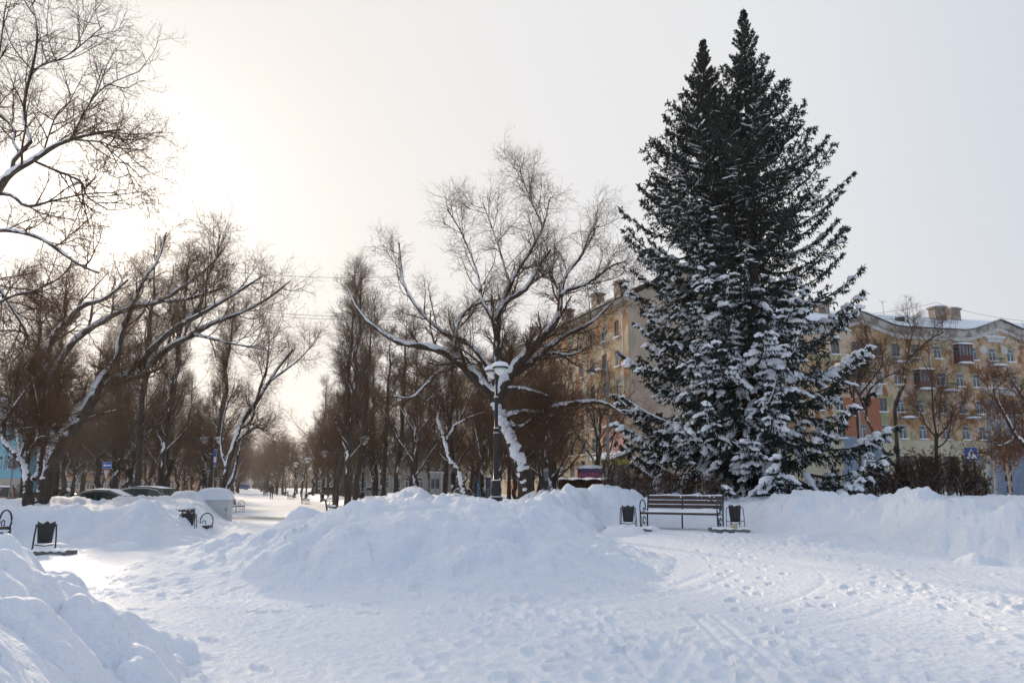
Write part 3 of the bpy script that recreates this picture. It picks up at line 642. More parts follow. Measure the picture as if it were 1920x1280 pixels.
for u, Y, s, lab in ((632, 56, 1.0, 'left one of the tall dark poplars beside the alley lamps'), (652, 54, 1.05, 'thickest tall dark poplar beside the first alley lamp'), (668, 60, .95, 'slim tall poplar right beside the thickest one'),
                     (257, 50, 1.08, 'tall dark poplar rising behind the dark parked cars'), (302, 54, 1.12, 'tall poplar behind the rear of the parked black car'), (393, 58, 1.0, 'dark poplar beside the left alley twin lamp'),
                     (720, 66, .9, 'tall dark poplar between the alley lamp and the dome of snow'), (213, 62, .85, 'slim dark poplar just right of the one-way sign')):
    pl('tall', u, Y, s, lab)
ADJ = {'tall': 'tall slim poplar', 'wide': 'spreading bare tree', 'low': 'low-forked bare tree', 'weep': 'dense brown weeping tree'}
def wood(kind, u, Y, s, side):
    d = 'in front' if Y < 68 else ('at mid-depth' if Y < 84 else ('behind' if Y < 100 else 'far back'))
    third = ('at its left end', 'left of its middle', 'in its middle', 'right of its middle', 'at its right end')[max(0, min(4, int((u-(20 if side == 'left' else 590))/(74 if side == 'left' else 92))))]
    place(kind, rnd.randrange(9), XU(u, Y), Y, s, rnd.uniform(0, 6.28), f'{ADJ[kind]} {d} in the {side} park wood, {third}', f'{ADJ[kind]}s of the wood {side} of the alley')
for k in range(36):                                     # left wood
    u = 20+k*10+rnd.uniform(-8, 8); Y = rnd.uniform(58, 120); s = rnd.uniform(.85, 1.15)
    wood(('wide', 'low', 'tall', 'low', 'wide', 'weep')[k % 6], u, Y, s, 'left')
for k in range(17):                                     # far alley rows
    Y = 66+k*13.5; cx = -15.2-.358*(Y-50)
    for sgn, off in ((-1, 5.6), (1, 5.4)):
        x = cx+sgn*(off+rnd.uniform(0, 1.2)-(2.0 if Y > 120 else 0)); kd = ('wide', 'low', 'weep')[rnd.randrange(3)]
        place(kd, rnd.randrange(9), x, Y+rnd.uniform(-2, 2), rnd.uniform(.9, 1.05)*(1.18 if Y > 120 else 1), rnd.uniform(0, 6.28), f"{ADJ[kd]} of the {'left' if sgn < 0 else 'right'} alley row, {'nearest' if Y < 85 else ('near' if Y < 120 else ('halfway' if Y < 165 else ('farther' if Y < 215 else 'farthest')))} part", f"{ADJ[kd]}s lining the alley")
for k in range(16):                                     # beyond the end of the alley
    u = 395+k*13+rnd.uniform(-5, 5); Y = rnd.uniform(255, 330); kd = ('wide', 'low')[k % 2]
    place(kd, rnd.randrange(9), XU(u, Y), Y, rnd.uniform(1.2, 1.6), rnd.uniform(0, 6.28), f'{ADJ[kd]} closing the far end of the alley', f'{ADJ[kd]}s at the far end of the alley')
for k in range(38):                                     # right wood
    u = 590+k*12.2+rnd.uniform(-8, 8); Y = rnd.uniform(60, 115); s = rnd.uniform(.85, 1.15)
    if u > 900: Y = rnd.uniform(52, 70); s *= .85
    wood(('tall', 'wide', 'tall', 'low', 'weep')[k % 5], u, Y, s, 'right')
for u, Y, s, lab in ((1035, 53, .95, 'spreading bare tree partly screening the receding house, left one'), (1122, 56, .95, 'spreading bare tree nearest the left spruce, before the receding house')):
    pl('wide', u, Y, s, lab)
for k in range(12):
    Y = rnd.uniform(125, 215); cx = -15.2-.358*(Y-50); sgn = 1 if k % 2 else -1; kd = ('weep', 'wide')[k % 3 == 0]
    place(kd, rnd.randrange(9), cx+sgn*rnd.uniform(2.6, 5.5), Y, rnd.uniform(1.1, 1.4), rnd.uniform(0, 6.28), f"{ADJ[kd]} leaning over the {'left' if sgn < 0 else 'right'} side of the far alley", f"{ADJ[kd]}s over the far alley")
for u, Y, s, lab in ((1012, 50, 1.02, 'dense brown weeping tree right of the broad maple'), (1042, 55, .95, 'dense brown weeping tree nearest the tall peeling house'), (975, 58, 1.0, 'dense brown weeping tree behind the broad maple trunk')):
    pl('weep', u, Y, s, lab)

# far-off wood closing the horizon beyond the park: one uncountable mass
rng = np.random.default_rng(99); M = 9000; th = np.radians(rng.uniform(-62, 40, M)); rd = rng.uniform(345, 420, M); x_, y_ = np.sin(th)*rd, np.cos(th)*rd
hh = 9+5*fbm(th*14, th*0, 3, 5)*2; b_ = np.stack([x_, y_, np.full(M, -1.)], 1); zt_ = np.abs(hh)*rng.uniform(.5, 1, M); t1 = b_+np.stack([rng.normal(0, .8, M), rng.normal(0, .8, M), zt_*.55], 1); t2 = t1+np.stack([rng.normal(0, 1.4, M), rng.normal(0, 1.4, M), zt_*.45], 1)
tag(mk('distant_wood', *tubes(np.stack([b_, t1, t2], 1), np.stack([np.full(M, .20), np.full(M, .15), np.full(M, .05)], 1), 3), m_twig2), 'brown far-off wood along the horizon behind the park', 'wood', kind='stuff')
# ---------------------------------------------------------------- the two spruces
def spruce(base, tip, Yd, prof, seed, label, side):
    rng = np.random.default_rng(seed); b = np.array([XU(base, Yd), Yd, 0.]); b[2] = gz(b[0], b[1]); t = P(tip[0], tip[1], Yd+.2)-b
    H = t[2]; root = empty('spruce_tree', tuple(b), 0, label, 'spruce')
    mid = np.array([t[0]*.45+side*.25, t[1]*.45, H*.45])
    tp = smooth_path([[0, 0, -.5], [side*.1, 0, H*.15], mid, [t[0]*.75+side*.1, t[1]*.75, H*.75], t], 24)
    tr = np.interp(tp[:, 2]/H, [0, .1, .5, .9, 1], [.37, .30, .19, .05, .012]); mk('trunk', *tubes(tp[None], tr[None], 12), m_strunk, root)
    wz = [.05*H]
    while wz[-1] < .985*H: q_ = wz[-1]/H; wz.append(wz[-1]+np.interp(q_, [0, .3, .6, .85, 1], [.50, .64, .56, .40, .24]))
    z0, az = [], []
    for w_ in wz:
        nb = int(rng.integers(5, 8)); a0 = rng.uniform(0, 6.28)
        for q_ in range(nb): z0.append(w_+rng.normal(0, .07)); az.append(a0+q_*6.283/nb+rng.normal(0, .22))
    z0, az = np.clip(np.array(z0), .02*H, .988*H), np.array(az); N = len(z0); f = z0/H
    tx, ty = np.interp(z0, tp[:, 2], tp[:, 0]), np.interp(z0, tp[:, 2], tp[:, 1])
    el = np.interp(f, [0, .15, .3, .5, .8, 1], [-17, -13, -3, 12, 32, 58])+rng.normal(0, 4, N)
    Lm = np.full(N, .3); rise = np.tan(np.radians(el))+np.interp(f, [0, .3, .7, 1], [.08, .15, .16, .1])
    for _ in range(12): Lm = .5*Lm+.5*np.interp(H-z0-Lm*rise, [p[0] for p in prof], [p[1] for p in prof])
    Lm *= rng.uniform(.76, 1.06, N)*np.where(rng.random(N) < .10, .65, 1)
    K = 10; s = np.linspace(0, 1, K)
    sml = np.clip(Lm/1.6, .22, 1); d = np.stack([np.cos(az), np.sin(az)], 1); wig = rng.normal(0, .03, (N, K)).cumsum(1)
    sag = np.interp(f, [0, .3, .6, 1], [.20, .16, .08, 0])[:, None]; upt = np.interp(f, [0, .3, .7, 1], [.08, .15, .16, .1])[:, None]
    hx = Lm[:, None]*s[None]; zz = Lm[:, None]*(np.tan(np.radians(el))[:, None]*s[None]-sag*np.sin(math.pi*s)[None]*1.2+upt*s[None]**3)
    perp = np.stack([-d[:, 1], d[:, 0]], 1)
    B = np.zeros((N, K, 3)); B[..., 0] = tx[:, None]+d[:, :1]*hx+perp[:, :1]*wig*Lm[:, None]*.5; B[..., 1] = ty[:, None]+d[:, 1:]*hx+perp[:, 1:]*wig*Lm[:, None]*.5; B[..., 2] = z0[:, None]+zz
    br = np.maximum(.012, .016*Lm[:, None]*(1-s[None])+.006)
    mk('branches', *tubes(B, br, 5), m_strunk, root)
    # side branchlets, lying flat, shorter towards the tip
    kids = 30; pi = np.repeat(np.arange(N), kids); M = len(pi); t_ = .16+.84*(np.tile(np.arange(kids), N)+rng.random(M)*.8)/kids
    p, T, _ = sample(B, br, pi, np.minimum(t_, .999)); fr = f[pi]
    sd = np.where(np.tile(np.arange(kids), N) % 2 == 0, 1., -1.)[:, None]; U = np.array([0, 0, 1.])
    Pp = np.cross(T, U); Pp /= np.linalg.norm(Pp, axis=1, keepdims=True); a = np.radians(rng.uniform(35, 68, M))[:, None]
    D = T*np.cos(a)+Pp*sd*np.sin(a); D[:, 2] += rng.normal(-.05, .12, M)
    L2 = np.minimum(.34*Lm[pi]*(1.02-t_)+.20*sml[pi], .95)*rng.uniform(.6, 1.2, M)
    K2 = 5; pts = [p]; dr = np.interp(fr, [0, .35, .7, 1], [.30, .20, .06, -.12])
    for k in range(K2-1):
        D = D+rng.normal(0, .07, (M, 3)); D[:, 2] -= dr*(.55 if k < 3 else -.25); D /= np.linalg.norm(D, axis=1, keepdims=True); pts.append(pts[-1]+D*(L2/(K2-1))[:, None])
    S = np.stack(pts, 1)
    kp0 = rng.random(M) < np.interp(fr, [0, .55, .8, 1], [1, .95, .72, .5]); S, fr, L2 = S[kp0], fr[kp0], L2[kp0]; sm2 = np.concatenate([sml[pi][kp0], sml])
    # branch tips count as branchlets too
    tipS = np.stack([sample(B, br, np.arange(N), np.full(N, q))[0] for q in np.linspace(.55, .999, K2)], 1); S = np.concatenate([S, tipS]); fr2 = np.concatenate([fr, f]); L2 = np.concatenate([L2, Lm*.45])
    # shoots
    kk = 19; pi = np.repeat(np.arange(len(S)), kk); M = len(pi); t_ = rng.uniform(.02, 1, M)
    p, T, _ = sample(S, np.ones(S.shape[:2]), pi, t_*.999)
    Pr = rng.normal(size=(M, 3)); Pr[:, 2] = Pr[:, 2]*.55-.25; hang = rng.random(M) < np.interp(fr2[pi], [0, .8, 1], [.38, .25, 0])
    a = np.radians(rng.uniform(20, 65, M))[:, None]; Pr -= (Pr*T).sum(1)[:, None]*T; Pr /= np.linalg.norm(Pr, axis=1, keepdims=True)
    D = T*np.cos(a)+Pr*np.sin(a); D[hang] = D[hang]*.45+np.array([0, 0, -1.]); upp = (~hang) & (rng.random(M) < .18); D[upp, 2] += .6
    D /= np.linalg.norm(D, axis=1, keepdims=True); ls = rng.uniform(.10, .24, M)*np.interp(fr2[pi], [0, .8, 1], [1.0, .9, .8])*(.35+.65*sm2[pi])
    W = rng.normal(size=(M, 3)); W -= (W*D).sum(1)[:, None]*D; W /= np.linalg.norm(W, axis=1, keepdims=True); W2 = np.cross(D, W); wd = (ls*.13)[:, None]; L_ = ls[:, None]
    def dia(w): return np.stack([p, p+D*L_*.35+w*wd, p+D*L_, p+D*L_*.35-w*wd], 1)
    Vn = np.concatenate([dia(W), dia(W2)]).reshape(-1, 3); mk('needles', Vn, np.arange(len(Vn)).reshape(-1, 4), m_needle, root, smooth=False)
    ld = np.array([[t-[0, 0, .5], t-[0, 0, .2], t+[0, 0, .12]]]); mk('leader', *tubes(ld, np.array([[.02, .016, .004]]), 4), m_needle, root)
    # snow pads lying on the branchlets
    zt = S[:, :, 2].mean(1); rad_out = np.hypot(S[:, -1, 0]-np.interp(zt, tp[:, 2], tp[:, 0]), S[:, -1, 1]-np.interp(zt, tp[:, 2], tp[:, 1]))/np.maximum(np.interp(H-zt, [p[0] for p in prof], [p[1] for p in prof]), .3)
    pr_ = np.interp(zt, [0, 5, 7.5, 11, 15, 18], [.62, .68, .52, .44, .38, .3]); sz = np.interp(zt, [0, 6, 8, 11, 15, 18], [.115, .115, .080, .050, .032, .022])
    clump = .5+.9*fbm(S[:, 2, 0]*.9+seed, S[:, 2, 1]*.9+S[:, 2, 2]*1.3, 2, seed)*1.6
    kp = (rng.random(len(S)) < pr_*np.clip(clump+.25, .15, 1.3)*np.clip(rad_out*1.3+.1, .25, 1)); Sk = S[kp]; szk = np.where(np.arange(len(S)) >= len(S)-N, .5, 1)[kp]*sz[kp]*rng.uniform(.55, 1.25, kp.sum())*np.clip(clump[kp]+.45, .5, 1.35)
    KS = 8; Sp, _ = resample(Sk, np.ones(Sk.shape[:2]), KS); q = np.linspace(0, 1, KS); sh = np.array([.25, .7, .95, 1.0, 1.05, 1.05, .85, .35])
    rs = szk[:, None]*sh[None]*rng.uniform(.6, 1.2, (len(Sk), KS)); Sp[..., 2] += .025+rs*.35
    Sp[:, :, :2] += rng.normal(0, .012, Sp[:, :, :2].shape)
    mk('snow_cover', *tubes(Sp, rs, 7, squash=.62), m_snowt, root)
    # short finger-like lobes off the pads
    lo = zt[kp] < 9; pj = np.repeat(np.where(lo)[0], 5); M = len(pj); t_ = rng.uniform(.25, 1, M); p, T, _ = sample(Sk, np.ones(Sk.shape[:2]), pj, t_*.999)
    Pr = np.cross(T, U)*np.where(rng.random(M) < .5, 1, -1)[:, None]; D = T*.8+Pr*.7; D[:, 2] -= .25; D /= np.linalg.norm(D, axis=1, keepdims=True); l = rng.uniform(.12, .26, M)
    fg = np.stack([p+D*l[:, None]*q_ for q_ in (0, .35, .75, 1)], 1); fg[..., 2] += .03; fg[:, 2:, 2] -= .02; rf = szk[pj][:, None]*np.array([.5, .62, .55, .2])*rng.uniform(.7, 1.2, (M, 1)); fg[..., 2] += rf*.3
    mk('snow_lobes', *tubes(fg, rf, 6, squash=.65), m_snowt, root)
    return root
spruce(1408, (1394, 18), 30, [(0, .05), (1.2, .45), (2.6, .85), (3.9, 1.7), (5.6, 2.9), (8.0, 4.0), (10.7, 4.2), (13.5, 4.05), (15, 4.4), (16.5, 4.9), (18.5, 5.2), (20, 5.2)], 21, 'right and taller one of two big dark spruces loaded with snow', 1)
spruce(1352, (1318, 74), 30.8, [(0, .05), (1.0, .42), (1.9, .8), (3.1, 1.6), (4.8, 2.5), (6.1, 3.0), (7.8, 3.8), (10, 3.7), (12, 3.7), (15, 4.0), (18, 4.3), (20, 4.3)], 22, 'left and shorter one of two big dark spruces loaded with snow', -1)
# ---------------------------------------------------------------- buildings
def stucco(name, cols, scale=.22, seed=0.0):
    m = bpy.data.materials.new(name); m.use_nodes = True; n = m.node_tree; b = n.nodes['Principled BSDF']; b.inputs['Roughness'].default_value = .9; b.inputs['Specular IOR Level'].default_value = .2
    t = n.nodes.new('ShaderNodeTexCoord'); mp = n.nodes.new('ShaderNodeMapping'); mp.inputs['Location'].default_value = (seed, seed, seed); mp.inputs['Scale'].default_value = (1, 1, .6); n.links.new(t.outputs['Object'], mp.inputs[0])
    prev = None
    for k, c in enumerate(cols):
        if prev is None: prev = c; continue
        z = n.nodes.new('ShaderNodeTexNoise'); z.inputs['Scale'].default_value = scale*(1+.75*k); z.inputs['Detail'].default_value = 8; z.inputs['Roughness'].default_value = .62; z.noise_dimensions = '4D'; z.inputs['W'].default_value = k*3.3+seed
        n.links.new(mp.outputs[0], z.inputs['Vector'])
        r = n.nodes.new('ShaderNodeValToRGB'); r.color_ramp.elements[0].position = .47+.015*k; r.color_ramp.elements[1].position = .53+.015*k; n.links.new(z.outputs['Fac'], r.inputs[0])
        x = n.nodes.new('ShaderNodeMix'); x.data_type = 'RGBA'; n.links.new(r.outputs[0], x.inputs['Factor']); x.inputs['B'].default_value = (*c, 1)
        if isinstance(prev, tuple): x.inputs['A'].default_value = (*prev, 1)
        else: n.links.new(prev, x.inputs['A'])
        prev = x.outputs['Result']
    n.links.new(prev, b.inputs['Base Color']); return m
m_peel = stucco('peeling_stucco', [(.66, .50, .37), (.46, .28, .13), (.60, .44, .30), (.33, .33, .19), (.33, .15, .06)], .22, 1)
m_peel2 = stucco('peeling_stucco_beige', [(.66, .53, .38), (.54, .38, .22), (.48, .25, .12), (.44, .40, .28)], .2, 4)  # receding house: paler beige stucco with random ochre and brown patches
m_side = stucco('stained_end_wall', [(.50, .40, .31), (.38, .33, .24), (.44, .32, .24)], .12, 9)
m_cream = stucco('cream_paint', [(.60, .53, .37), (.54, .46, .31)], .3, 2)
m_white = mat('white_plaster', (.66, .64, .60), .85, (.52, .50, .47), 1.2, 4)
m_frieze = mat('weathered_frieze', (.50, .47, .42), .9, (.22, .20, .17), 1.1, 6, fac=(.40, .60))
m_brick = mat('orange_brick', (.44, .17, .09), .9, (.34, .12, .065), 2.5, 5, .3, 8)
m_grey = mat('blue_grey_stone', (.27, .32, .40), .85, (.21, .26, .33), 1.6, 5, .2, 8)
m_glass = mat('window_glass', (.05, .065, .075), .12, (.16, .19, .21), .8, 2, spec=.8)
m_frw = mat('white_window_frame', (.72, .74, .76), .5)
m_frb = mat('brown_window_frame', (.13, .06, .04), .7)
m_redw = mat('dark_red_boards', (.16, .045, .03), .7, (.10, .03, .022), 3)
m_metal = mat('dark_metal', (.02, .02, .022), .45, spec=.5)
m_pipe = mat('galvanised_pipe', (.42, .42, .42), .6, (.55, .54, .52), 4)
m_board = mat('grey_boards', (.15, .135, .12), .9, (.07, .062, .055), 3, stretch=(3, 3, .4))
m_chim = mat('chimney_brick', (.42, .36, .30), .9, (.18, .13, .10), 1.6, 5)
def onwall(O, rz, u, v):
    d = ray(u, v); n = np.array([math.sin(rz), -math.cos(rz), 0]); c = np.array([0, 0, CAMZ]); t = ((O-c)@n)/(d@n); p = c+t*d-O
    return p[0]*math.cos(rz)+p[1]*math.sin(rz), p[2]
def wall(name, s0, s1, z0, z1, holes, mt, parent, y=0.0, t=.16):
    hs = [h for h in holes if h[0] >= s0-.01 and h[1] <= s1+.01 and h[2] >= z0-.01 and h[3] <= z1+.01]
    S = sorted({s0, s1, *[h[0] for h in hs], *[h[1] for h in hs]}); Z = sorted({z0, z1, *[h[2] for h in hs], *[h[3] for h in hs]})
    V, F = [], []
    def q(a, b, c, d): k = len(V); V.extend((a, b, c, d)); F.append((k, k+1, k+2, k+3))
    for i in range(len(S)-1):
        for j in range(len(Z)-1):
            a, b, c, d = S[i], S[i+1], Z[j], Z[j+1]; mx, mz = (a+b)/2, (c+d)/2
            if any(h[0] < mx < h[1] and h[2] < mz < h[3] for h in hs): continue
            q((a, y, c), (b, y, c), (b, y, d), (a, y, d))
    for a, b, c, d in hs:
        q((a, y, c), (a, y+t, c), (a, y+t, d), (a, y, d)); q((b, y+t, c), (b, y, c), (b, y, d), (b, y+t, d)); q((a, y, c), (b, y, c), (b, y+t, c), (a, y+t, c)); q((a, y+t, d), (b, y+t, d), (b, y, d), (a, y, d))
    return mk(name, V, F, mt, parent, smooth=False)
WPROTO = {}
def window(w, h, style, parent, s, z, y=.11, snow=True, kind='window'):
    key = (round(w, 2), round(h, 2), style, snow)
    if key not in WPROTO:
        f = MB(); e = .07; m = m_frb if style == 'brown' else m_frw
        f.box(-w/2, -w/2+e, 0, .05, 0, h).box(w/2-e, w/2, 0, .05, 0, h).box(-w/2+e, w/2-e, 0, .05, 0, e).box(-w/2+e, w/2-e, 0, .05, h-e, h).box(-.035, .035, -.004, .046, e, h*.68-.03).box(-w/2+e, w/2-e, -.002, .048, h*.68-.03, h*.68+.03)
        if style == 'brown': f.box(-.03, .03, -.004, .046, h*.68+.03, h-e)
        o = f.build('window', m); p = MB().box(-w/2+.02, w/2-.02, .03, .04, .02, h-.02).build('pane', m_glass, o)
        if snow:
            sb = MB(); sb.prism([(-w/2-.08, -.10), (w/2+.08, -.10), (w/2+.08, -.02), (w/2-.02, .05), (-w/2+.05, .03), (-w/2-.08, -.02)], -.30, .02); sb.build('sill_snow', m_snowt, o)
        WPROTO[key] = o; 
    else: o = copy_tree(WPROTO[key])
    o.parent = parent; o.location = (s, y, z); return o
def chimney(parent, s, y, z, w, d, h):
    m = MB(); m.box(s-w/2, s+w/2, y-d/2, y+d/2, z, z+h).box(s-w/2-.15, s+w/2+.15, y-d/2-.15, y+d/2+.15, z+h, z+h+.25); c = m.build('chimney', m_chim, parent)
    MB().lathe([(.01, .30), (w*.5, .18), (w*.66, .02)][::-1], 8, (s, y, z+h+.24)).build('chimney_snow', m_snowt, c)
def balcony(parent, s, z, w=2.2, style='open'):
    b = MB().box(s-w/2, s+w/2, -1.0, -.01, z-.16, z).build('balcony', m_chim, parent)
    MB().prism([(s-w/2-.05, 0), (s+w/2+.05, 0), (s+w/2+.02, .16), (s+w*.2, .25), (s-w*.3, .2), (s-w/2-.02, .12)], -1.08, -.75).build('balcony_snow', m_snowt, b).location = (0, 0, z+.003)
    if style == 'open':
        r = MB()
        for k in range(9): x = s-w/2+.05+k*(w-.1)/8; r.tube([(x, -.96, z+.01), (x, -.96, z+.95)], .02, 4)
        r.tube([(s-w/2, -.96, z+.97), (s+w/2, -.96, z+.97)], .03, 4)
        for sg in (-1, 1):
            for k in range(3): r.tube([(s+sg*(w/2-.04), -.9+.3*k, z+.01), (s+sg*(w/2-.04), -.9+.3*k, z+.95)], .02, 4)
            r.tube([(s+sg*w/2, -.98, z+.97), (s+sg*w/2, -.02, z+.97)], .03, 4)
        r.build('railing', m_metal, b)
    else:
        g = MB().box(s-w/2+.02, s+w/2-.02, -.98, -.9, z+.01, z+1.0).box(s-w/2+.02, s-w/2+.1, -.9, -.02, z+.01, z+1.0).box(s+w/2-.1, s+w/2-.02, -.9, -.02, z+.01, z+1.0)
        for k in range(5): x = s-w/2+.06+k*(w-.12)/4; g.box(x-.05, x+.05, -.97, -.9, z+1.0, z+2.35)
        g.box(s-w/2, s+w/2, -1.0, -.02, z+2.35, z+2.45); g.build('loggia_frame', m_redw if style == 'red' else m_frb, b)
        MB().box(s-w/2+.12, s+w/2-.12, -.92, -.88, z+1.02, z+2.33).build('loggia_glass', m_glass, b)
        MB().prism([(s-w/2-.1, 0), (s+w/2+.1, 0), (s+w/2, .12), (s, .2), (s-w/2, .14)], -1.15, -.05).build('roof_snow', m_snowt, b).location = (0, 0, z+2.453)
def text_mesh(txt, size, mt, parent, loc, rot, ext=.02, name='lettering', sx=1.0, bold=0.0):
    c = bpy.data.curves.new(name, 'FONT'); c.body = txt; c.size = size; c.extrude = ext; c.align_x = 'CENTER'; c.align_y = 'CENTER'; c.offset = bold
    t = bpy.data.objects.new(name+'_curve', c); COL.objects.link(t); dg = bpy.context.evaluated_depsgraph_get(); me = bpy.data.meshes.new_from_object(t.evaluated_get(dg)); me.name = name
    bpy.data.objects.remove(t); bpy.data.curves.remove(c); me.materials.clear(); me.materials.append(mt)
    o = bpy.data.objects.new(name, me); COL.objects.link(o); o.parent = parent; o.location = loc; o.rotation_euler = rot; o.scale = (sx, 1, 1); return o
m_black = mat('black_letters', (.012, .012, .014), .5)
def rectband(name, path, th, y0, y1, mt, parent, dz=0.0):
    """a band that follows the gabled eave line: path = [(s, z)], th = height"""
    m = MB(); n = len(path); V = []
    for (s, z) in path: V += [(s, y0, z+dz), (s, y1, z+dz), (s, y1, z+dz-th), (s, y0, z+dz-th)]
    F = [(4*i+k, 4*i+(k+1) % 4, 4*i+4+(k+1) % 4, 4*i+4+k) for i in range(n-1) for k in range(4)]+[(0, 1, 2, 3), (4*n-1, 4*n-2, 4*n-3, 4*n-4)]
    m.add(V, F); return m.build(name, mt, parent)

def right_house():
    RZ = R(13); O = np.array([XU(1600, 90), 90, -.42]); W = lambda u, v: onwall(O, RZ, u, v)
    root = empty('apartment_building', tuple(O), RZ, 'peeling ochre and peach apartment block with snowy gabled roof, right of the spruces', 'building')
    s0, s1 = W(1300, 760)[0], 62.0
    zc = W(1760, 826)[1]
    rows = [(W(1760, 672)[1], 1.65), (W(1760, 723)[1], 1.65), (W(1760, 774)[1], 1.65), (W(1760, 823.5)[1]+.03, 1.65)]
    cols = [W(u, 759)[0] for u in (1614, 1655, 1689, 1726, 1769, 1806, 1837, 1873, 1907)]; gap = (cols[-1]-cols[0])/8
    cols += [cols[-1]+gap*(k+1) for k in range(8)]; ci0 = list(cols); left = [cols[0]-gap*(k+1) for k in range(7)]; cols = left+cols
    w = 1.15; holes = [(c-w/2, c+w/2, z, z+h) for c in cols for z, h in rows]
    eav = W(1760, 618)[1]; eA = W(1634, 613); apexs = [W(1610, 588)[0], W(1868, 601)[0]]; per = apexs[1]-apexs[0]; hw = per*.215; ah = W(1610, 588)[1]-W(1690, 616)[1]
    path = []
    for a in (apexs[0]-per, apexs[0], apexs[1], apexs[1]+per):
        path += [(a-hw-1.2, eav), (a-hw, eav+.15), (a, eav+ah), (a+hw, eav+.15), (a+hw+1.2, eav)]
    path = [p for p in path if p[0] > s0-4 and p[0] < s1]; path = [(s0, np.interp(s0, [p[0] for p in path], [p[1] for p in path]))]+[p for p in path if p[0] > s0]+[(s1, eav)]
    P0, PZ = [p[0] for p in path], [p[1] for p in path]
    zt = eav-1.25
    sB = W(1652, 790)[0]; sG0, sG1 = W(1850, 790)[0], W(1906, 790)[0]; zB = W(1760, 750)[1]
    wall('upper_wall', s0, s1, zc, zt, holes, m_peel, root)
    g = MB(); V = []
    for s_, z_ in path: V += [(s_, 0, zt), (s_, 0, z_-.5)]
    g.add(V, [(2*k, 2*k+2, 2*k+3, 2*k+1) for k in range(len(path)-1)]); g.build('gable_wall', m_peel, root)
    gh = []
    for u in (1700, 1737, 1783, 1818): a = W(u, 870)[0]; gh.append((a-.95, a+.95, W(u, 898)[1], W(u, 855)[1]))
    door = (W(1876, 870)[0], W(1897, 870)[0], .1, W(1887, 852)[1]); gh.append(door)
    wall('ground_floor_wall', s0, s1, -1, zc-.002, gh, m_cream, root, y=-.04)
    for h in gh[:-1]: MB().box(h[0], h[1], .06, .1, h[2], h[3]).build('boarded_window', m_board, root)
    d = MB().box(door[0], door[1], .06, .1, door[2], door[3]).build('door', mat('dark_door', (.035, .025, .022), .5), root); MB().box(door[0]+.4, door[0]+.44, .0, .05, 1.1, 1.5).build('handle', m_frw, d)
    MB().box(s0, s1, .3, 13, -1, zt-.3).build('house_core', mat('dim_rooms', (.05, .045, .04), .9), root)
    wall('brick_panel', W(1583, 790)[0], sB, zc+.003, zB, holes, m_brick, root, y=-.05)
    q = wall('stone_portal', sG0, sG1, zc-.1, zB+.2, holes, m_grey, root, y=-.06)
    def quoins(a, b, base):
        m = MB(); z = base
        k = 0
        while z < zc-.1:
            e = .35 if k % 2 else 0.0; e += (zc-z)*.07
            m.box(a-e, b+e, -.10-.002*(k % 2), -.041, z, z+.62); z += .66; k += 1
        return m
    m = quoins(sG0, door[0]-.05, -.4); m2 = quoins(door[1]+.05, sG1+.4, -.4); m.add(np.concatenate(m2.V), m2.F)
    m.box(door[0]-.05, door[1]+.05, -.098, -.042, door[3]+.05, zc-.12); m.build('stone_portal', m_grey, root)
    a, b = W(1585, 850)[0], W(1650, 850)[0]
    dz = W(1630, 905)[1]; pl_ = (W(1617, 870)[0], W(1641, 870)[0]); pt = W(1628, 847)[1]
    quoins(a, b, -.4).build('stone_portal', m_grey, root)
    cx, r = sum(pl_)/2, (pl_[1]-pl_[0])/2; arc = [(cx+r*math.cos(t), pt-r+r*math.sin(t)) for t in np.linspace(0, math.pi, 13)]
    MB().prism([(cx-r, -.2), (cx+r, -.2)]+arc, -.25, -.105).build('white_arch', m_frw, root)
    MB().box(cx-r*.62, cx+r*.62, -.262, -.252, .0, pt-r*1.25).build('shop_door', m_glass, root)
    text_mesh('81/10', 1.15, m_black, root, (W(1623, 842)[0], -.14, W(1623, 842)[1]), (R(90), 0, 0), .02, sx=.95, bold=.02)
    text_mesh('the', .5, m_black, root, (cx, -.28, W(1628, 852.5)[1]), (R(90), 0, 0), .01); text_mesh('PLACE', .62, m_black, root, (cx, -.28, W(1628, 859)[1]), (R(90), 0, 0), .01, bold=.015)
    sg = MB().box(W(1869, 840)[0], W(1904, 840)[0], -.45, -.11, W(1886, 844)[1], W(1886, 835)[1]).build('red_sign', mat('red_sign_board', (.10, .008, .012), .5), root)
    m_rl = mat('red_letters', (.45, .03, .04), .5)
    for k in range(11):
        if k == 5: continue
        x = W(1870.5, 840)[0]+k*.205; z_ = W(1886, 842.8)[1]; h_ = .36
        MB().box(x, x+.13, -.475, -.452, z_, z_+h_*(.8+.2*(k % 2))).build('letter_block', m_rl, sg)
    MB().prism([(W(1869, 840)[0], 0), (W(1904, 840)[0], 0), (W(1900, 840)[0], .12), (W(1872, 840)[0], .1)], -.5, -.12).build('sign_snow', m_snowt, sg).location = (0, 0, W(1886, 835)[1]+.003)
    # eave, frieze and white moulding
    rectband('frieze', path, .95, -.55, .3, m_frieze, root, 0); rectband('cornice', path, .45, -.35, .28, m_white, root, -.953)
    rectband('gutter', path, .07, -.75, -.2, m_metal, root, .073)
    rows_y = np.array([-.8, .6, 2.5, 4.5, 6.5, 7.6, 9, 11.5, 13.6]); ridge = 3.3
    ns = 120; S = np.linspace(s0, s1, ns); e = np.interp(S, P0, PZ); V = []
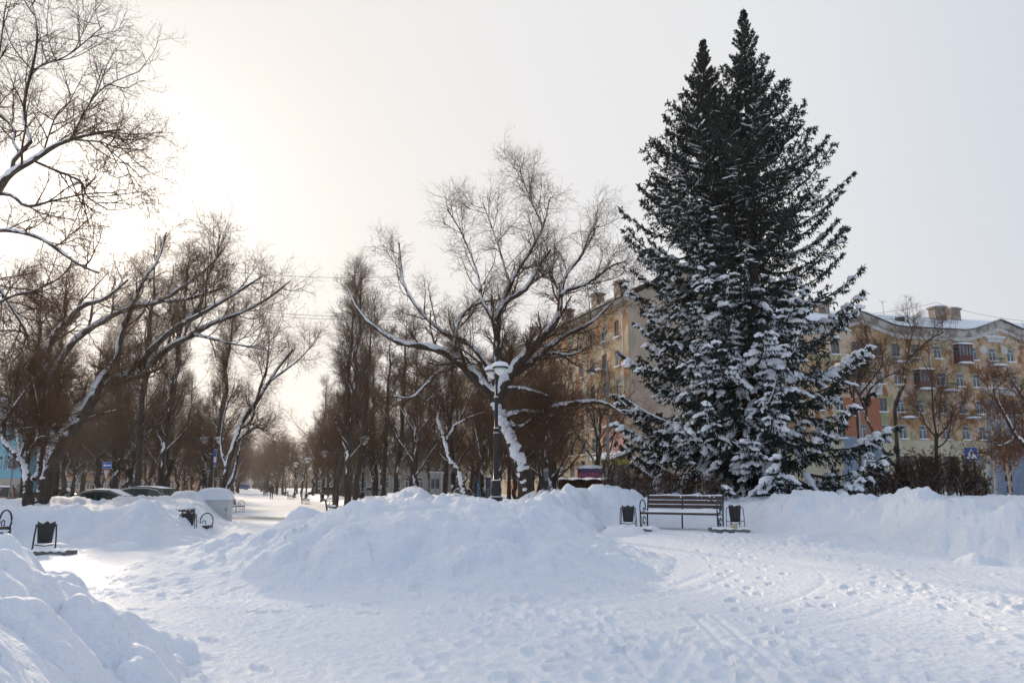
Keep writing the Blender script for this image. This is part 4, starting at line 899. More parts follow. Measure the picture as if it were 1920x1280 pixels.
    for j, yv in enumerate(rows_y):
        f = min(max((yv+.8)/7.6, 0), 1) if yv <= 7 else 1-(yv-7)/6.6
        base = eav+(ridge)*f; zz = np.maximum(base, e-.0*yv-0.02*(yv+.8)) if yv < 4 else np.maximum(base, e-.6)
        zz = zz+.18+.22*fbm(S*.12, np.full(ns, yv*.12), 3, 8)*(1 if j else .2)
        V += [(s_, yv, z_) for s_, z_ in zip(S, zz)]
    nr = len(rows_y); k0 = len(V); V += [(s_, -.8, z_+.075) for s_, z_ in zip(S, e)]
    F = [(j*ns+i, j*ns+i+1, (j+1)*ns+i+1, (j+1)*ns+i) for j in range(nr-1) for i in range(ns-1)]+[(k0+i, k0+i+1, i+1, i) for i in range(ns-1)]
    mk('roof', V, F, m_snow, root)
    for u, y, wd, h, vt in ((1578, 4, 1.5, 1.9, 571), (1798, 4.5, 1.8, 1.8, 580), (1834, 5.5, 1.6, 1.7, 583)):
        s_, z_ = W(u, vt); chimney(root, s_*(90+y)/90, y, z_*(1+y/90)-h-.1, wd, 1.2, h)
    rl = MB(); a, b = W(1641, 600)[0], W(1808, 604)[0]; zr = eav+1.05
    for k in range(40): x = a+(b-a)*k/39; rl.tube([(x, 1.0, zr-.6), (x, 1.0, zr+.55)], .018, 4)
    for q_ in (.55, .25): rl.tube([(a, 1.0, zr+q_), (b, 1.0, zr+q_)], .022, 4)
    rl.build('roof_railing', m_metal, root)
    vt = MB().box(0, .9, 0, .7, 0, .6).build('roof_vent', m_metal, root); vt.location = (W(1703, 597)[0], 1.6, eav+1.25)
    for u, h in ((1605, 2.2), (1752, 3.6), (1761, 3.3), (1770, 2.2), (1708, 2.2)):
        s_ = W(u, 590)[0]*1.06; mm = MB().tube([(s_, 5.5, eav+2.2), (s_, 5.5, eav+3.2+h*.75)], .03, 4)
        for q_ in (0, .35): mm.tube([(s_-.7+q_, 5.5, eav+3.2+h*.75-q_*.6), (s_+.7-q_, 5.6, eav+3.25+h*.75-q_*.6)], .018, 4)
        mm.build('antenna', m_metal, root)
    def win(ci, r, style='white'): window(w, rows[r][1], style, root, ci, rows[r][0])
    for i, c in enumerate(cols):
        for r in range(4):
            if c < W(1545, 700)[0]: 
                if r > 1 and c < W(1440, 700)[0]: continue
            win(c, r, 'brown' if (c < W(1728, 700)[0] and r == 0) or (r == 2 and 6 < i < 9) or (r == 1 and i < 8) else 'white')
    for u, v, st in ((1802, 683, 'red'), (1729, 731, 'brown')): s_, z_ = W(u, v); balcony(root, s_, z_, 2.1, st)
    for u, v in ((1862, 687), (1684, 681), (1612, 681), (1772, 734), (1697, 784), (1815, 785)): s_, z_ = W(u, v); balcony(root, s_, z_, 2.1)
    for (u, v), (u2, v2), r in (((1739, 630), (1752, 800), .09), ((1770, 700), (1780, 830), .07)):
        sa, za = W(u, v); sb, zb = W(u2, v2); MB().tube([(sa, -.2, za), ((sa+sb)/2, -.2, (za+zb)/2), ((sa+sb)/2, -.2, zb)], r, 6).build('drain_pipe', m_pipe, root)
    for u, v, r in ((1860, 627, .55), (1843, 656, .55), (1883, 657, .55), (1625, 648, .5)):
        s_, z_ = W(u, v); ro = MB(); 
        for rr, y_ in ((1, .05), (.72, .09), (.3, .13)): ro.prism([(s_+r*rr*math.cos(t), z_+r*rr*math.sin(t)) for t in np.linspace(0, 2*math.pi, 17)[:-1]], -y_, -.001)
        ro.build('rosette', m_white, root)
    s_, z_ = W(1863, 638); pd = MB().box(s_-1.5, s_+1.5, -.45, -.003, z_+.15, z_+.4).box(s_-1.2, s_+1.2, -.3, -.004, z_-.3, z_+.149).build('door_hood', m_white, root)
    MB().box(s_-1.5, s_+1.5, -.45, -.01, z_+.402, z_+.5).build('hood_snow', m_snowt, pd)
    s_a, z_ = W(1840, 728); s_b = W(1908, 728)[0]; ml = MB().box(s_a, s_b, -.35, -.003, z_-.4, z_).box(s_a+.2, s_b-.2, -.2, -.004, z_-.8, z_-.401).build('moulding', m_white, root); MB().box(s_a, s_b, -.36, -.01, z_+.002, z_+.12).build('moulding_snow', m_snowt, ml)
    s_a = W(1598, 728)[0]; s_b = W(1652, 728)[0]; ml = MB().box(s_a, s_b, -.35, -.003, z_-.4, z_).box(s_a, s_b, -.2, -.004, z_-1.2, z_-.401).build('moulding', m_white, root); MB().box(s_a, s_b, -.36, -.01, z_+.002, z_+.12).build('moulding_snow', m_snowt, ml)
right_house()

def left_house():
    RZ = math.atan2(-.9415, .3371); O = np.array([XU(1187, 76), 76, -.42]); W = lambda u, v: onwall(O, RZ, u, v)
    root = empty('apartment_building', tuple(O), RZ, 'tall peeling ochre house receding behind the spruces, seen through bare branches', 'building')
    zt = W(1180, 556)[1]; L = -64; w = 1.1
    zr = [W(1140, v)[1] for v in (638, 692, 746, 799, 848)]; zg = W(1140, 897)[1]
    cols = [-2.6-3.05*k for k in range(20)]
    rows = [(z_, 1.75) for z_ in zr]; holes = [(c-w/2, c+w/2, z, z+h) for c in cols for z, h in rows]+[(c-.6, c+.6, zg, zg+2.1) for c in cols[2:]]
    zt = max(zt, zr[0]+2.6)
    sp = cols[1]+1.5
    shop = (-4.9, -.5)
    wall('facade', L, 0, -1, zt, holes, m_peel2, root)
    wall('brick_strip', cols[1]-.9, cols[1]+.9, zg+2.6, zr[3]+1.2, [h for h in holes], m_brick, root, y=-.05)
    MB().add([(0, 0, -1), (0, 14, -1), (0, 14, zt+.0), (0, 7, zt+3.6), (0, 0, zt)], [(0, 1, 2, 3, 4)]).build('end_wall', m_side, root)
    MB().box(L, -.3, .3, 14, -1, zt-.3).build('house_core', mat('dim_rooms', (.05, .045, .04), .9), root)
    MB().prism([(-.75, zt-.35), (-.75, zt-.05), (-.3, zt+.25), (0, zt+.25), (0, zt-.35)], L, .25, axis='x').build('cornice', m_frieze, root)
    MB().add([(L, -1.0, zt+.26), (.3, -1.0, zt+.26), (.3, 7, zt+4.0), (L, 7, zt+4.0), (L, 15, zt+.2), (.3, 15, zt+.2), (L, -1.0, zt+.0), (.3, -1.0, zt+.0)], [(0, 1, 2, 3), (3, 2, 5, 4), (6, 7, 1, 0)]).build('roof', m_frieze, root)
    for s_ in (-7, -13, -22, -34): chimney(root, s_, 3, zt+.9, 1.4, 1.1, 2.6)
    for i, c in enumerate(cols):
        for r, (z_, h) in enumerate(rows): window(w, h, 'white' if (i*7+r*3) % 5 else 'brown', root, c, z_)
        if i >= 2: window(1.2, 2.1, 'white', root, c, zg)
    for i, r in ((1, 1), (3, 2), (0, 2), (5, 1), (0, 3)): balcony(root, cols[i], rows[r][0]-.1, 2.0)
    for s_ in (-.9, -9.8, -24): MB().tube([(s_, -.2, 0), (s_, -.2, zt-.4)], .08, 6).build('drain_pipe', m_pipe, root)
    # lit shop front with a yellow fascia and a snowy canopy
    a, b = shop; z0 = .2; z1 = W(1165, 872)[1]
    sh = MB().box(a, b, -2.0, -.06, z1, z1+.55).build('shop_fascia', mat('olive_yellow_board', (.33, .30, .06), .6, (.25, .22, .04), 2), root)
    MB().box(a+.1, b-.1, -1.9, -.07, -.2, z1-.02).build('shop_glass', m_glass, root)
    f = MB(); 
    for k in range(5): x = a+.05+k*(b-a-.1)/4; f.box(x-.04, x+.04, -1.98, -1.90, -.2, z1-.01)
    f.build('shop_frame', m_frw, root)
    MB().prism([(-2.2, z1+.56), (-.06, z1+1.4), (-.06, z1+1.55), (-2.25, z1+.78)], a-.2, b+.2, axis='x').build('canopy_snow', m_snowt, root)
    MB().box(a, b-.2, -.12, -.055, z1+1.6, z1+3.6).build('pink_panel', mat('pink_panel_paint', (.55, .30, .30), .8), root)
    MB().box(a-.95, a-.25, -.45, -.1, z1-.9, z1-.3).build('air_conditioner', m_frw, root)
left_house()

def block(name, label, u0, u1, Y, vt, mt, floors, cols, mtr=None, lower=None, lowfrac=.35, cat='building', roofh=1.5, snowroof=True, dp=12):
    """plain block facing the viewer, windows in regular rows"""
    x0, x1 = XU(u0, Y), XU(u1, Y); H = P((u0+u1)/2, vt, Y)[2]+.42; root = empty(name, ((x0+x1)/2, Y, -.42), 0, label, cat)
    hw = (x1-x0)/2; fh = H/floors; w = min(1.6, hw*1.2/cols); holes = []
    for f in range(floors):
        for c in range(cols): cx = -hw+(c+.5)*2*hw/cols; holes.append((cx-w/2, cx+w/2, f*fh+fh*.30, f*fh+fh*.30+fh*.52))
    zl = round(H*lowfrac, 2) if lower else None
    if lower:
        zl = fh*max(1, round(floors*lowfrac)); wall('lower_wall', -hw, hw, -.5, zl-.001, holes, lower, root, y=-.03); wall('wall', -hw, hw, zl, H, holes, mt, root)
    else: wall('wall', -hw, hw, -.5, H, holes, mt, root)
    MB().box(-hw, hw, .3, dp, -.5, H-.05).build('house_core', mt, root)
    MB().prism([(-.6, H), (dp/2, H+roofh), (dp+.6, H), (dp+.6, H-.2), (-.6, H-.2)], -hw-.4, hw+.4, axis='x').build('roof', m_snow if snowroof else m_frieze, root)
    for h in holes: window(round(w, 2), round(fh*.52, 2), 'white', root, (h[0]+h[1])/2, h[2], snow=False)
    return root
block('office_building', 'light blue building with cream lower floor at the far left edge', -70, 44, 62, 790, mat('light_blue_paint', (.22, .50, .62), .8, (.28, .55, .66), .5, 4), 3, 8, lower=mat('cream_tiles', (.56, .50, .38), .8, (.50, .45, .34), 2, 3), lowfrac=.33, roofh=2.2, dp=3)
block('park_house', 'low orange-plastered building seen between the trunks behind the parked cars', 62, 330, 135, 862, mat('orange_plaster', (.55, .33, .19), .9, (.46, .28, .17), .3, 5), 2, 14)
block('park_house', 'long pale building seen between the trunks right of the alley', 585, 1010, 140, 850, mat('pale_plaster', (.34, .32, .28), .9, (.27, .25, .21), .2, 5), 2, 20)
gt = block('gate_house', 'small white house closing the far end of the alley', 436, 466, 330, 889, mat('white_wall', (.75, .75, .76), .9), 1, 1, roofh=2.2)
# ---------------------------------------------------------------- benches, bins, lamps
m_wood = mat('dark_brown_slats', (.042, .022, .017), .55, (.075, .038, .028), 9, 5, .3, 30, stretch=(.3, 3, 3), dist=.004)
m_iron = mat('black_iron', (.010, .010, .012), .42, spec=.5)
m_globe = mat('white_lamp_glass', (.80, .80, .77), .3, spec=.5)
m_globe.node_tree.nodes['Principled BSDF'].inputs['Subsurface Weight'].default_value = .8; m_globe.node_tree.nodes['Principled BSDF'].inputs['Subsurface Scale'].default_value = .25
m_conc = mat('concrete', (.12, .125, .12), .9, (.20, .20, .19), 6, 5, .4, 20)
m_paw = mat('pale_litter', (.50, .42, .28), .9)
def bench(label, group=None):
    root = empty('park_bench', (0, 0, 0), 0, label, 'bench', group); W = 1.02
    tilt = lambda z: .30+(z-.45)*.22
    for z in (.56, .685, .81):
        MB().box(-W, W, -.018, .018, 0, .100, Matrix.Translation((0, tilt(z), z)) @ Matrix.Rotation(R(-12), 4, 'X')).build('back_slat', m_wood, root)
    st = MB()
    for y in (-.24, -.12, 0, .12, .24): st.box(-W+.02, W-.02, y-.05, y+.05, .42, .455)
    st.build('seat', m_wood, root)
    fb = MB().box(-W, W, -.325, -.285, .40, .46).build('front_rail', m_wood, root)
    for x in (-W-.03, W+.03, -.06):
        f = MB(); t = lambda p, r=.017: f.tube([(x, a, b) for a, b in p], r, 6)
        t([(.26, 0), (.27, .25), (tilt(.45), .45), (tilt(.7), .70), (tilt(.95), .93)], .022)
        if abs(x) > .5:
            t([(-.31, 0), (-.33, .25), (-.32, .44)], .018)
            t([(-.10+.235*math.cos(a), .575+.225*math.sin(a)) for a in np.linspace(-.1*math.pi, 1.25*math.pi, 20)], .017)
            t([(-.02+.07*math.cos(a)*(1-a*.06), .52+.07*math.sin(a)*(1-a*.06)) for a in np.linspace(-2.5, 4, 14)], .012)
            t([(-.31, .36), (-.2, .30), (-.19, .16), (-.24, .05)], .013)
            t([(.0+.10*math.cos(a)*(1-a*.07), .20+.14*math.sin(a)*(1-a*.07)) for a in np.linspace(.2, 6, 16)], .013)
            f.box(x-.02, x+.02, -.32, .28, .39, .415)
            f.build('iron_side', m_iron, root)
        else: f.build('middle_strut', m_iron, root)
    rng = np.random.default_rng(4); n = 26
    X = np.linspace(-W+.03, W-.03, n); Yv = np.linspace(-.30, .27, 8); V = []
    for j, y in enumerate(Yv):
        for i, x in enumerate(X): e = min(1, (i+.3)/2, (n-.7-i)/2)*(.45 if j in (0,) else 1); V.append((x, y, .458+.045*e+.014*math.sin(x*7+y*9)+rng.normal(0, .004)+(.06*max(0, (y-.15)/.12)*(.5+.5*math.sin(x*3)) if y > .12 else 0)))
    k0 = len(V)
    for i, x in enumerate(X): V.append((x, -.305, .457))
    F = [(j*n+i, j*n+i+1, (j+1)*n+i+1, (j+1)*n+i) for j in range(7) for i in range(n-1)]+[(k0+i, k0+i+1, i+1, i) for i in range(n-1)]
    mk('seat_snow', V, F, m_snowt, root)
    sn = MB(); y = tilt(.92)
    sn.tube([(x, y+.005, .925+.008*math.sin(x*9)) for x in np.linspace(-W, W, 22)], [.018+.008*abs(math.sin(k*2.3)) for k in range(22)], 6)
    for x, z, r in ((-.1, .885, .026), (.37, .905, .02), (.48, .89, .014), (.70, .895, .022), (.82, .885, .02), (.68, .77, .014), (.84, .775, .02)): sn.lathe([(.002, -r), (r*.8, -r*.5), (r, 0), (r*.8, r*.6), (.002, r)], 7, (x, tilt(z)-.035, z))
    sn.build('back_snow', m_snowt, root)
    return root
def bin_(label, group):
    root = empty('litter_bin', (0, 0, 0), 0, label, 'litter bin', group); n = 40; V, F = [], []
    for z, r in ((.14, .150), (.30, .165), (.52, .185), (.60, .19)):
        for k in range(n):
            a = 2*math.pi*k/n; zz = z+(.028*math.cos(a*8)+.02*math.cos(a*4+.8) if z == .60 else 0); V.append((r*math.cos(a), r*math.sin(a)*.9, zz))
    F = [(j*n+k, j*n+(k+1) % n, (j+1)*n+(k+1) % n, (j+1)*n+k) for j in range(3) for k in range(n)]; F.append(tuple(range(n-1, -1, -1)))
    V += [(.8*v[0], .8*v[1], v[2]) for v in V[3*n:4*n]]; F += [(3*n+k, 3*n+(k+1) % n, 4*n+(k+1) % n, 4*n+k) for k in range(n)]
    V += [(.12*math.cos(2*math.pi*k/n), .11*math.sin(2*math.pi*k/n), .2) for k in range(n)]; F += [(4*n+k, 4*n+(k+1) % n, 5*n+(k+1) % n, 5*n+k) for k in range(n)]; F.append(tuple(range(5*n, 6*n)))
    mk('bin_body', V, F, m_iron, root)
    for sx in (-1, 1):
        f = MB()
        for y in (-.13, .13): f.tube([(sx*.235, y, 0), (sx*.225, y, .30), (sx*.205, y, .535)], .012, 6)
        f.tube([(sx*.205, -.13, .535), (sx*.215, -.06, .57), (sx*.215, .06, .57), (sx*.205, .13, .535)], .013, 6); f.tube([(sx*.20, 0, .56), (sx*.155, 0, .50)], .014, 6); f.tube([(sx*.232, -.13, .16), (sx*.232, .13, .16)], .01, 6)
        f.build('stand', m_iron, root)
    MB().tube([(-.2, .0, .10), (0, .0, .07), (.2, 0, .10)], .012, 6).build('bottom_strut', m_iron, root)
    return root
bx, by = XU(1275, 22.6), 22.6; bz = gz(bx, by-.3)
b0 = bench('black iron park bench with brown slats and snowy seat, between two litter bins'); b0.location = (bx, by, base_at(bx, by)+.01); b0.rotation_euler = (0, 0, R(-29)); b0.scale = (1.09, 1.08, 1.03)
lb = copy_tree(b0); x, y = XU(2, 17.2)-.50, 17.2-.88; lb.location = (x, y, base_at(x, y)+.05); lb.rotation_euler = (0, 0, R(60)); lb['label'] = 'park bench cut off by the left edge, only one end in view'
for o in (b0, lb): o['group'] = 'park benches'
k0 = bin_('black litter bin just left of the snowy park bench', 'black litter bins'); x, y = XU(1176, 22.0), 22.0; k0.location = (x, y, base_at(x, y)+.12); k0.scale = (.95, .95, .92)
def cp(o, x, y, z, rz, lab, s=1.0):
    c = copy_tree(o); c.location = (x, y, z); c.rotation_euler = (0, 0, rz); c['label'] = lab; c.scale = (s, s, s); return c
x, y = XU(1375, 21.7), 21.7; cp(k0, x, y, base_at(x, y)+.12, .3, 'black litter bin on a low slab just right of the snowy park bench', .93)
x, y = XU(96, 16.6), 16.6; cp(k0, x, y, base_at(x, y)+.08, .5, 'black litter bin in front of the left snow bank, nearest the left edge', .9)
x, y = XU(366, 21.6), 21.3; cp(k0, x, y, gz(x, y)-.42, .2, 'litter bin buried to its rim in the left snow bank', .95)
x, y = XU(344, 22.0), 21.8; c = cp(b0, x, y, gz(x, y)-.79, R(70), 'park bench buried in the left snow bank, only one back end sticking out', 1)
for u, Y, z, w, d, lab in ((1362, 21.5, -.03, .50, .42, 'low concrete slab with snow on top under the right litter bin'), (1176, 21.8, -.045, .62, .35, 'thin concrete slab under the litter bin left of the bench'), (118, 16.2, -.085, .35, .2, 'thin concrete slab in front of the leftmost litter bin')):
    x = XU(u, Y); zb = base_at(x, Y); s = empty('concrete_slab', (x, Y, zb), R(-6), lab, 'slab', 'concrete slabs'); MB().box(-w, w, -d, d, -.1, .075).build('slab', m_conc, s)
    n = 20; V = []
    for j, yy in enumerate(np.linspace(-d-.01, d, 6)):
        for i, xx in enumerate(np.linspace(-w-.01, w+.01, n)): V.append((xx, yy, .078+(.0 if j == 0 else .035)+.012*math.sin(i*1.3+j)))
    mk('slab_snow', V, [(j*n+i, j*n+i+1, (j+1)*n+i+1, (j+1)*n+i) for j in range(5) for i in range(n-1)], m_snowt, s)
x, y = XU(1371, 21.3), 21.25; o = MB().lathe([(.01, 0), (.09, .02), (.10, .07), (.05, .11), (.01, .12)], 9, (x, y, base_at(x, y)+.1)).build('paper_litter', m_paw, smooth=True); tag(o, 'crumpled pale paper lying under the right litter bin', 'litter')
for u, v in ((1885, 1045), (1902, 1049)):
    p = G(u, v, .0); o = MB().box(-.16, .16, -.04, .04, -.05, .07, Matrix.Rotation(.3, 4, 'Z')).build('kerb_stone', m_conc); o.location = (p[0], p[1], .03); tag(o, 'left piece of dark kerb showing under the right snow bank' if u == 1885 else 'right piece of dark kerb showing under the right snow bank', 'kerb')

def lamp_head(c, s=1.0, name='lamp_head', parent=None):
    x, y, z = c
    g = MB().lathe([(.005, -.30*s), (.07*s, -.285*s), (.155*s, -.22*s), (.215*s, -.12*s), (.235*s, 0), (.005, .001)], 20, c).build('globe', m_globe, parent, smooth=True)
    sh = MB().lathe([(.305*s, -.02*s), (.31*s, .015*s), (.27*s, .05*s), (.15*s, .15*s), (.06*s, .22*s), (.05*s, .30*s), (.02*s, .33*s)], 20, c).build('lamp_shade', m_iron, g, smooth=True)
    MB().lathe([(.30*s, .025*s), (.325*s, .07*s), (.30*s, .14*s), (.23*s, .20*s), (.10*s, .235*s), (.005, .24*s)], 18, c).build('shade_snow', m_snowt, g, smooth=True)
    MB().lathe([(.015*s, .24*s), (.045*s, .29*s), (.03*s, .36*s), (.015*s, .46*s)], 8, c).build('finial', m_iron, g)
    return g
def lamp_post(H, heads, label, group, arm=.42):
    root = empty('street_lamp', (0, 0, 0), 0, label, 'lamp post', group)
    MB().lathe([(.20, -.9), (.20, .02), (.215, .05), (.215, .10), (.15, .14), (.175, .22), (.185, .34), (.14, .48), (.13, .56), (.15, .58), (.15, .61), (.095, .64), (.085, 1.2), (.080, 2.05), (.095, 2.07), (.095, 2.10), (.075, 2.12), (.072, 2.20), (.088, 2.22), (.088, 2.25), (.062, 2.28), (.058, 3.3*H/4.5), (.075, 3.32*H/4.5), (.075, 3.36*H/4.5), (.045, 3.4*H/4.5), (.038, H*.965), (.05, H*.975), (.03, H), (.008, H+.08)], 18).build('post', m_iron, root, smooth=True)
    sn = MB()
    for z, r in ((.108, .205), (.615, .14), (2.105, .09), (2.255, .085), (3.365*H/4.5, .07)): sn.lathe([(r, z), (r*1.02, z+.015), (r*.6, z+.035)], 12)
    sn.build('ring_snow', m_snowt, root)
    if heads == 1: lamp_head((0, 0, H-.02), 1.3, parent=root)
    else:
        for sg in (-1, 1):
            MB().tube([(0, 0, H*.90), (sg*arm*.4, 0, H*.905), (sg*arm*.8, 0, H*.955), (sg*arm, 0, H*.99), (sg*arm, 0, H*.985)], .02, 6).tube([(0, 0, H*.82), (sg*arm*.25, 0, H*.83), (sg*arm*.5, 0, H*.90)], .013, 6).build('arm', m_iron, root)
            lamp_head((sg*arm, 0, H*.955), .84, parent=root)
    return root
L0 = lamp_post(4.35, 2, 'large black twin-headed lamp post standing in snow in front of the broad maple', 'black lamp posts'); x, y = XU(930, 24.0), 24.0; L0.location = (x, y, gz(x, y)-.02); L0.rotation_euler = (0, 0, R(-72))
L1 = lamp_post(4.5, 1, 'single-globe lamp nearest in the row right of the alley', 'black lamp posts')
def plamp(src, u, Y, lab, first=False, z=None, rz=0, vt=None):
    o = src if first else copy_tree(src); x = XU(u, Y); g = gz(x, Y); o.location = (x, Y, g+.1); o.rotation_euler = (0, 0, rz); o['label'] = lab
    if vt: o.scale[2] = (P(u, vt, Y)[2]-g-.1)/4.5
    return o
plamp(L1, 680, 60, 'single-globe lamp nearest in the row right of the alley', True, vt=824)
for u, Y, vt, lab in ((606, 76, 850, 'second lamp of the row right of the alley, with a single globe'), (575, 92, 862, 'third lamp of the row right of the alley'), (553, 104, 870, 'fourth lamp of the row right of the alley'), (536, 122, 877, 'fifth lamp of the row, behind the walking person'),
                      (517, 146, 884, 'sixth lamp of the row, above the walking person'), (508, 168, 888, 'seventh and farthest lamp of the row right of the alley')):
    plamp(L1, u, Y, lab, vt=vt)
L2 = copy_tree(L0); x = XU(392, 58); L2.location = (x, 58, gz(x, 58)); L2.rotation_euler = (0, 0, R(10)); L2['label'] = 'black twin-headed lamp left of the alley beside the dark poplar'; L2.scale = (1.3, 1.3, (P(392, 818, 58)[2]-gz(x, 58))/4.35)
L3 = copy_tree(L0); x = XU(404, 72); L3.location = (x, 72, gz(x, 72)); L3.rotation_euler = (0, 0, R(30)); L3['label'] = 'farther twin-headed lamp left of the alley, partly behind the snowy leaning tree'; L3.scale = (1.3, 1.3, 1.05)
# benches along the alley
for u, Y, rz, lab in ((623, 50, 78, 'nearest snowy bench on the right side of the alley'), (574, 72, 78, 'second snowy bench on the right side of the alley'), (546, 95, 78, 'third snowy bench right of the alley, beside the walking person'), (500, 118, 78, 'far small bench behind the walking person'), (436, 50, -102, 'bench half sunk in snow on the left side of the alley')):
    x = XU(u, Y); c = copy_tree(b0); c.location = (x, Y, gz(x, Y)-.05); c.rotation_euler = (0, 0, R(-rz)+math.pi if rz > 0 else R(rz)+math.pi); c['label'] = lab; c.scale = (1, 1, 1)

# ---------------------------------------------------------------- cabinet, kiosks, hedge, signs
x, y = XU(404, 34.4), 34.4
cb = empty('utility_cabinet', (x, y, base_at(x, y)), R(8), 'white steel cabinet under a thick dome of snow beside the alley entrance', 'cabinet')
m_cab = mat('white_steel', (.62, .63, .62), .5, (.54, .55, .54), 2, 3)
MB().box(-.72, .72, -.5, .5, -.2, 1.05).build('cabinet_body', m_cab, cb); MB().box(-.70, -.01, -.515, -.502, .1, 1.0).box(.01, .70, -.515, -.502, .1, 1.0).build('cabinet_doors', m_cab, cb); MB().box(.62, .66, -.54, -.516, .5, .6).build('handle', m_metal, cb)
V = []; n = 24
for j, yy in enumerate(np.linspace(-.56, .56, 12)):
    for i, xx in enumerate(np.linspace(-.78, .78, n)): V.append((xx, yy, (.97 if i in (0, n-1) or j in (0, 11) else 1.07+.44*max(0, 1-abs(xx/.82)**2.6)**.5*max(0, 1-abs(yy/.60)**2.6)**.5)))
mk('cabinet_snow', V, [(j*n+i, j*n+i+1, (j+1)*n+i+1, (j+1)*n+i) for j in range(11) for i in range(n-1)], m_snow, cb)

def kiosk(u0, u1, Y, vt, vb, label, body, glassfrac=(.25, .85), snowh=.2, depth=2.2, name='kiosk', cat='kiosk'):
    x0, x1 = XU(u0, Y), XU(u1, Y); zt, zb = P(u0, vt, Y)[2], P(u0, vb, Y)[2]; zb = min(zb, base_at(x0, Y)); H = zt-zb; hw = (x1-x0)/2
    k = empty(name, ((x0+x1)/2, Y, zb), 0, label, cat); MB().box(-hw, hw, 0, depth, 0, H).build('kiosk_body', body, k)
    g = MB().box(-hw+.12, -.05, -.03, -.003, H*glassfrac[0], H*glassfrac[1]).box(.05, hw-.12, -.03, -.003, H*glassfrac[0], H*glassfrac[1]).build('kiosk_glass', m_glass, k)
    f = MB(); 
    for a in (-hw, -.03, hw-.07): f.box(a, a+.07, -.05, -.031, .1, H-.02)
    f.box(-hw+.08, hw-.08, -.048, -.032, H*glassfrac[1], H*glassfrac[1]+.08).build('kiosk_frame', m_pipe, k)
    MB().prism([(-hw-.12, H+.003), (hw+.12, H+.003), (hw+.12, H+snowh*.6), (hw*.8, H+snowh), (-hw*.8, H+snowh), (-hw-.12, H+snowh*.55)], -.15, depth+.1).build('roof_snow', m_snowt, k)
    return k, hw, H
m_kgrey = mat('grey_kiosk_panels', (.42, .44, .46), .5)
kiosk(1012, 1045, 60, 884, 912, 'grey glass kiosk with snow on its roof, in front of the receding house', m_kgrey, (.15, .75), .25)
k, hw, H = kiosk(1089, 1126, 52, 878, 912, 'dark pavilion with a purple and red signboard left of the street lamp pole', mat('dark_pavilion', (.03, .022, .028), .6), (.02, .35), .22)
s = MB().box(-hw-.05, hw+.05, -.16, -.055, H*.70, H*.98).build('signboard', mat('purple_board', (.09, .045, .13), .5), k)
text_mesh('КАНЦТОВАРЫ', .36, mat('pinkish_red_letters', (.55, .10, .14), .5), s, (0, -.165, H*.84), (R(90), 0, 0), .008, sx=.62, bold=.01)
k, hw, H = kiosk(886, 902, 78, 882, 914, 'bright blue kiosk left of the lamp post', mat('bright_blue_panels', (.03, .22, .50), .5, (.06, .32, .60), .8, 2), (.30, .42), .2)
po = MB().box(-hw+.08, hw*.45, -.075, -.052, H*.05, H*.62).build('poster', mat('blue_poster', (.10, .38, .62), .5, (.55, .62, .66), 5, 3, fac=(.55, .62)), k)
k, hw, H = kiosk(910, 920, 80, 895, 914, 'small dark blue kiosk with a white figure panel, half behind the lamp post', mat('dark_blue_panels', (.03, .05, .22), .5), (.2, .5), .15)
kiosk(806, 826, 70, 886, 916, 'pale box behind the trunks left of the leaning snowy trunk', m_cab, (.5, .8), .12)
# long trimmed hedge with a snow crust
x0, x1, Y = XU(1048, 36), XU(1148, 36), 36; zt = P(1100, 899, Y)[2]; zb = gz((x0+x1)/2, Y)-.1
hg = empty('clipped_hedge', ((x0+x1)/2, Y, zb), 0, 'long clipped brown hedge with flat snowy top behind the middle snow bank', 'hedge'); hw = (x1-x0)/2; H = zt-zb
rng = np.random.default_rng(8); M = 2600; p = np.stack([rng.uniform(-hw, hw, M), rng.uniform(-.5, .5, M), rng.uniform(0, H*.7, M)], 1); d = rng.normal(0, .25, (M, 3)); d[:, 2] = 1; q = p+d*rng.uniform(.2, .5, (M, 1)); q[:, 2] = np.minimum(q[:, 2], H)
mk('hedge_twigs', *tubes(np.stack([p, (p+q)/2, q], 1), np.full((M, 3), .013), 3), m_twig, hg)
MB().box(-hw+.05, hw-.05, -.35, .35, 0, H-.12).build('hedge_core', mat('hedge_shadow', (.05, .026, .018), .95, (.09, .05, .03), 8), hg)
xs = np.linspace(-hw, hw, 40); V = [(x_, y_, H-.02+.10*(1-(y_/.6)**4)+.03*math.sin(x_*9+y_*3)) for y_ in np.linspace(-.55, .55, 7) for x_ in xs]
mk('hedge_snow', V, [(j*40+i, j*40+i+1, (j+1)*40+i+1, (j+1)*40+i) for j in range(6) for i in range(39)], m_snowt, hg)
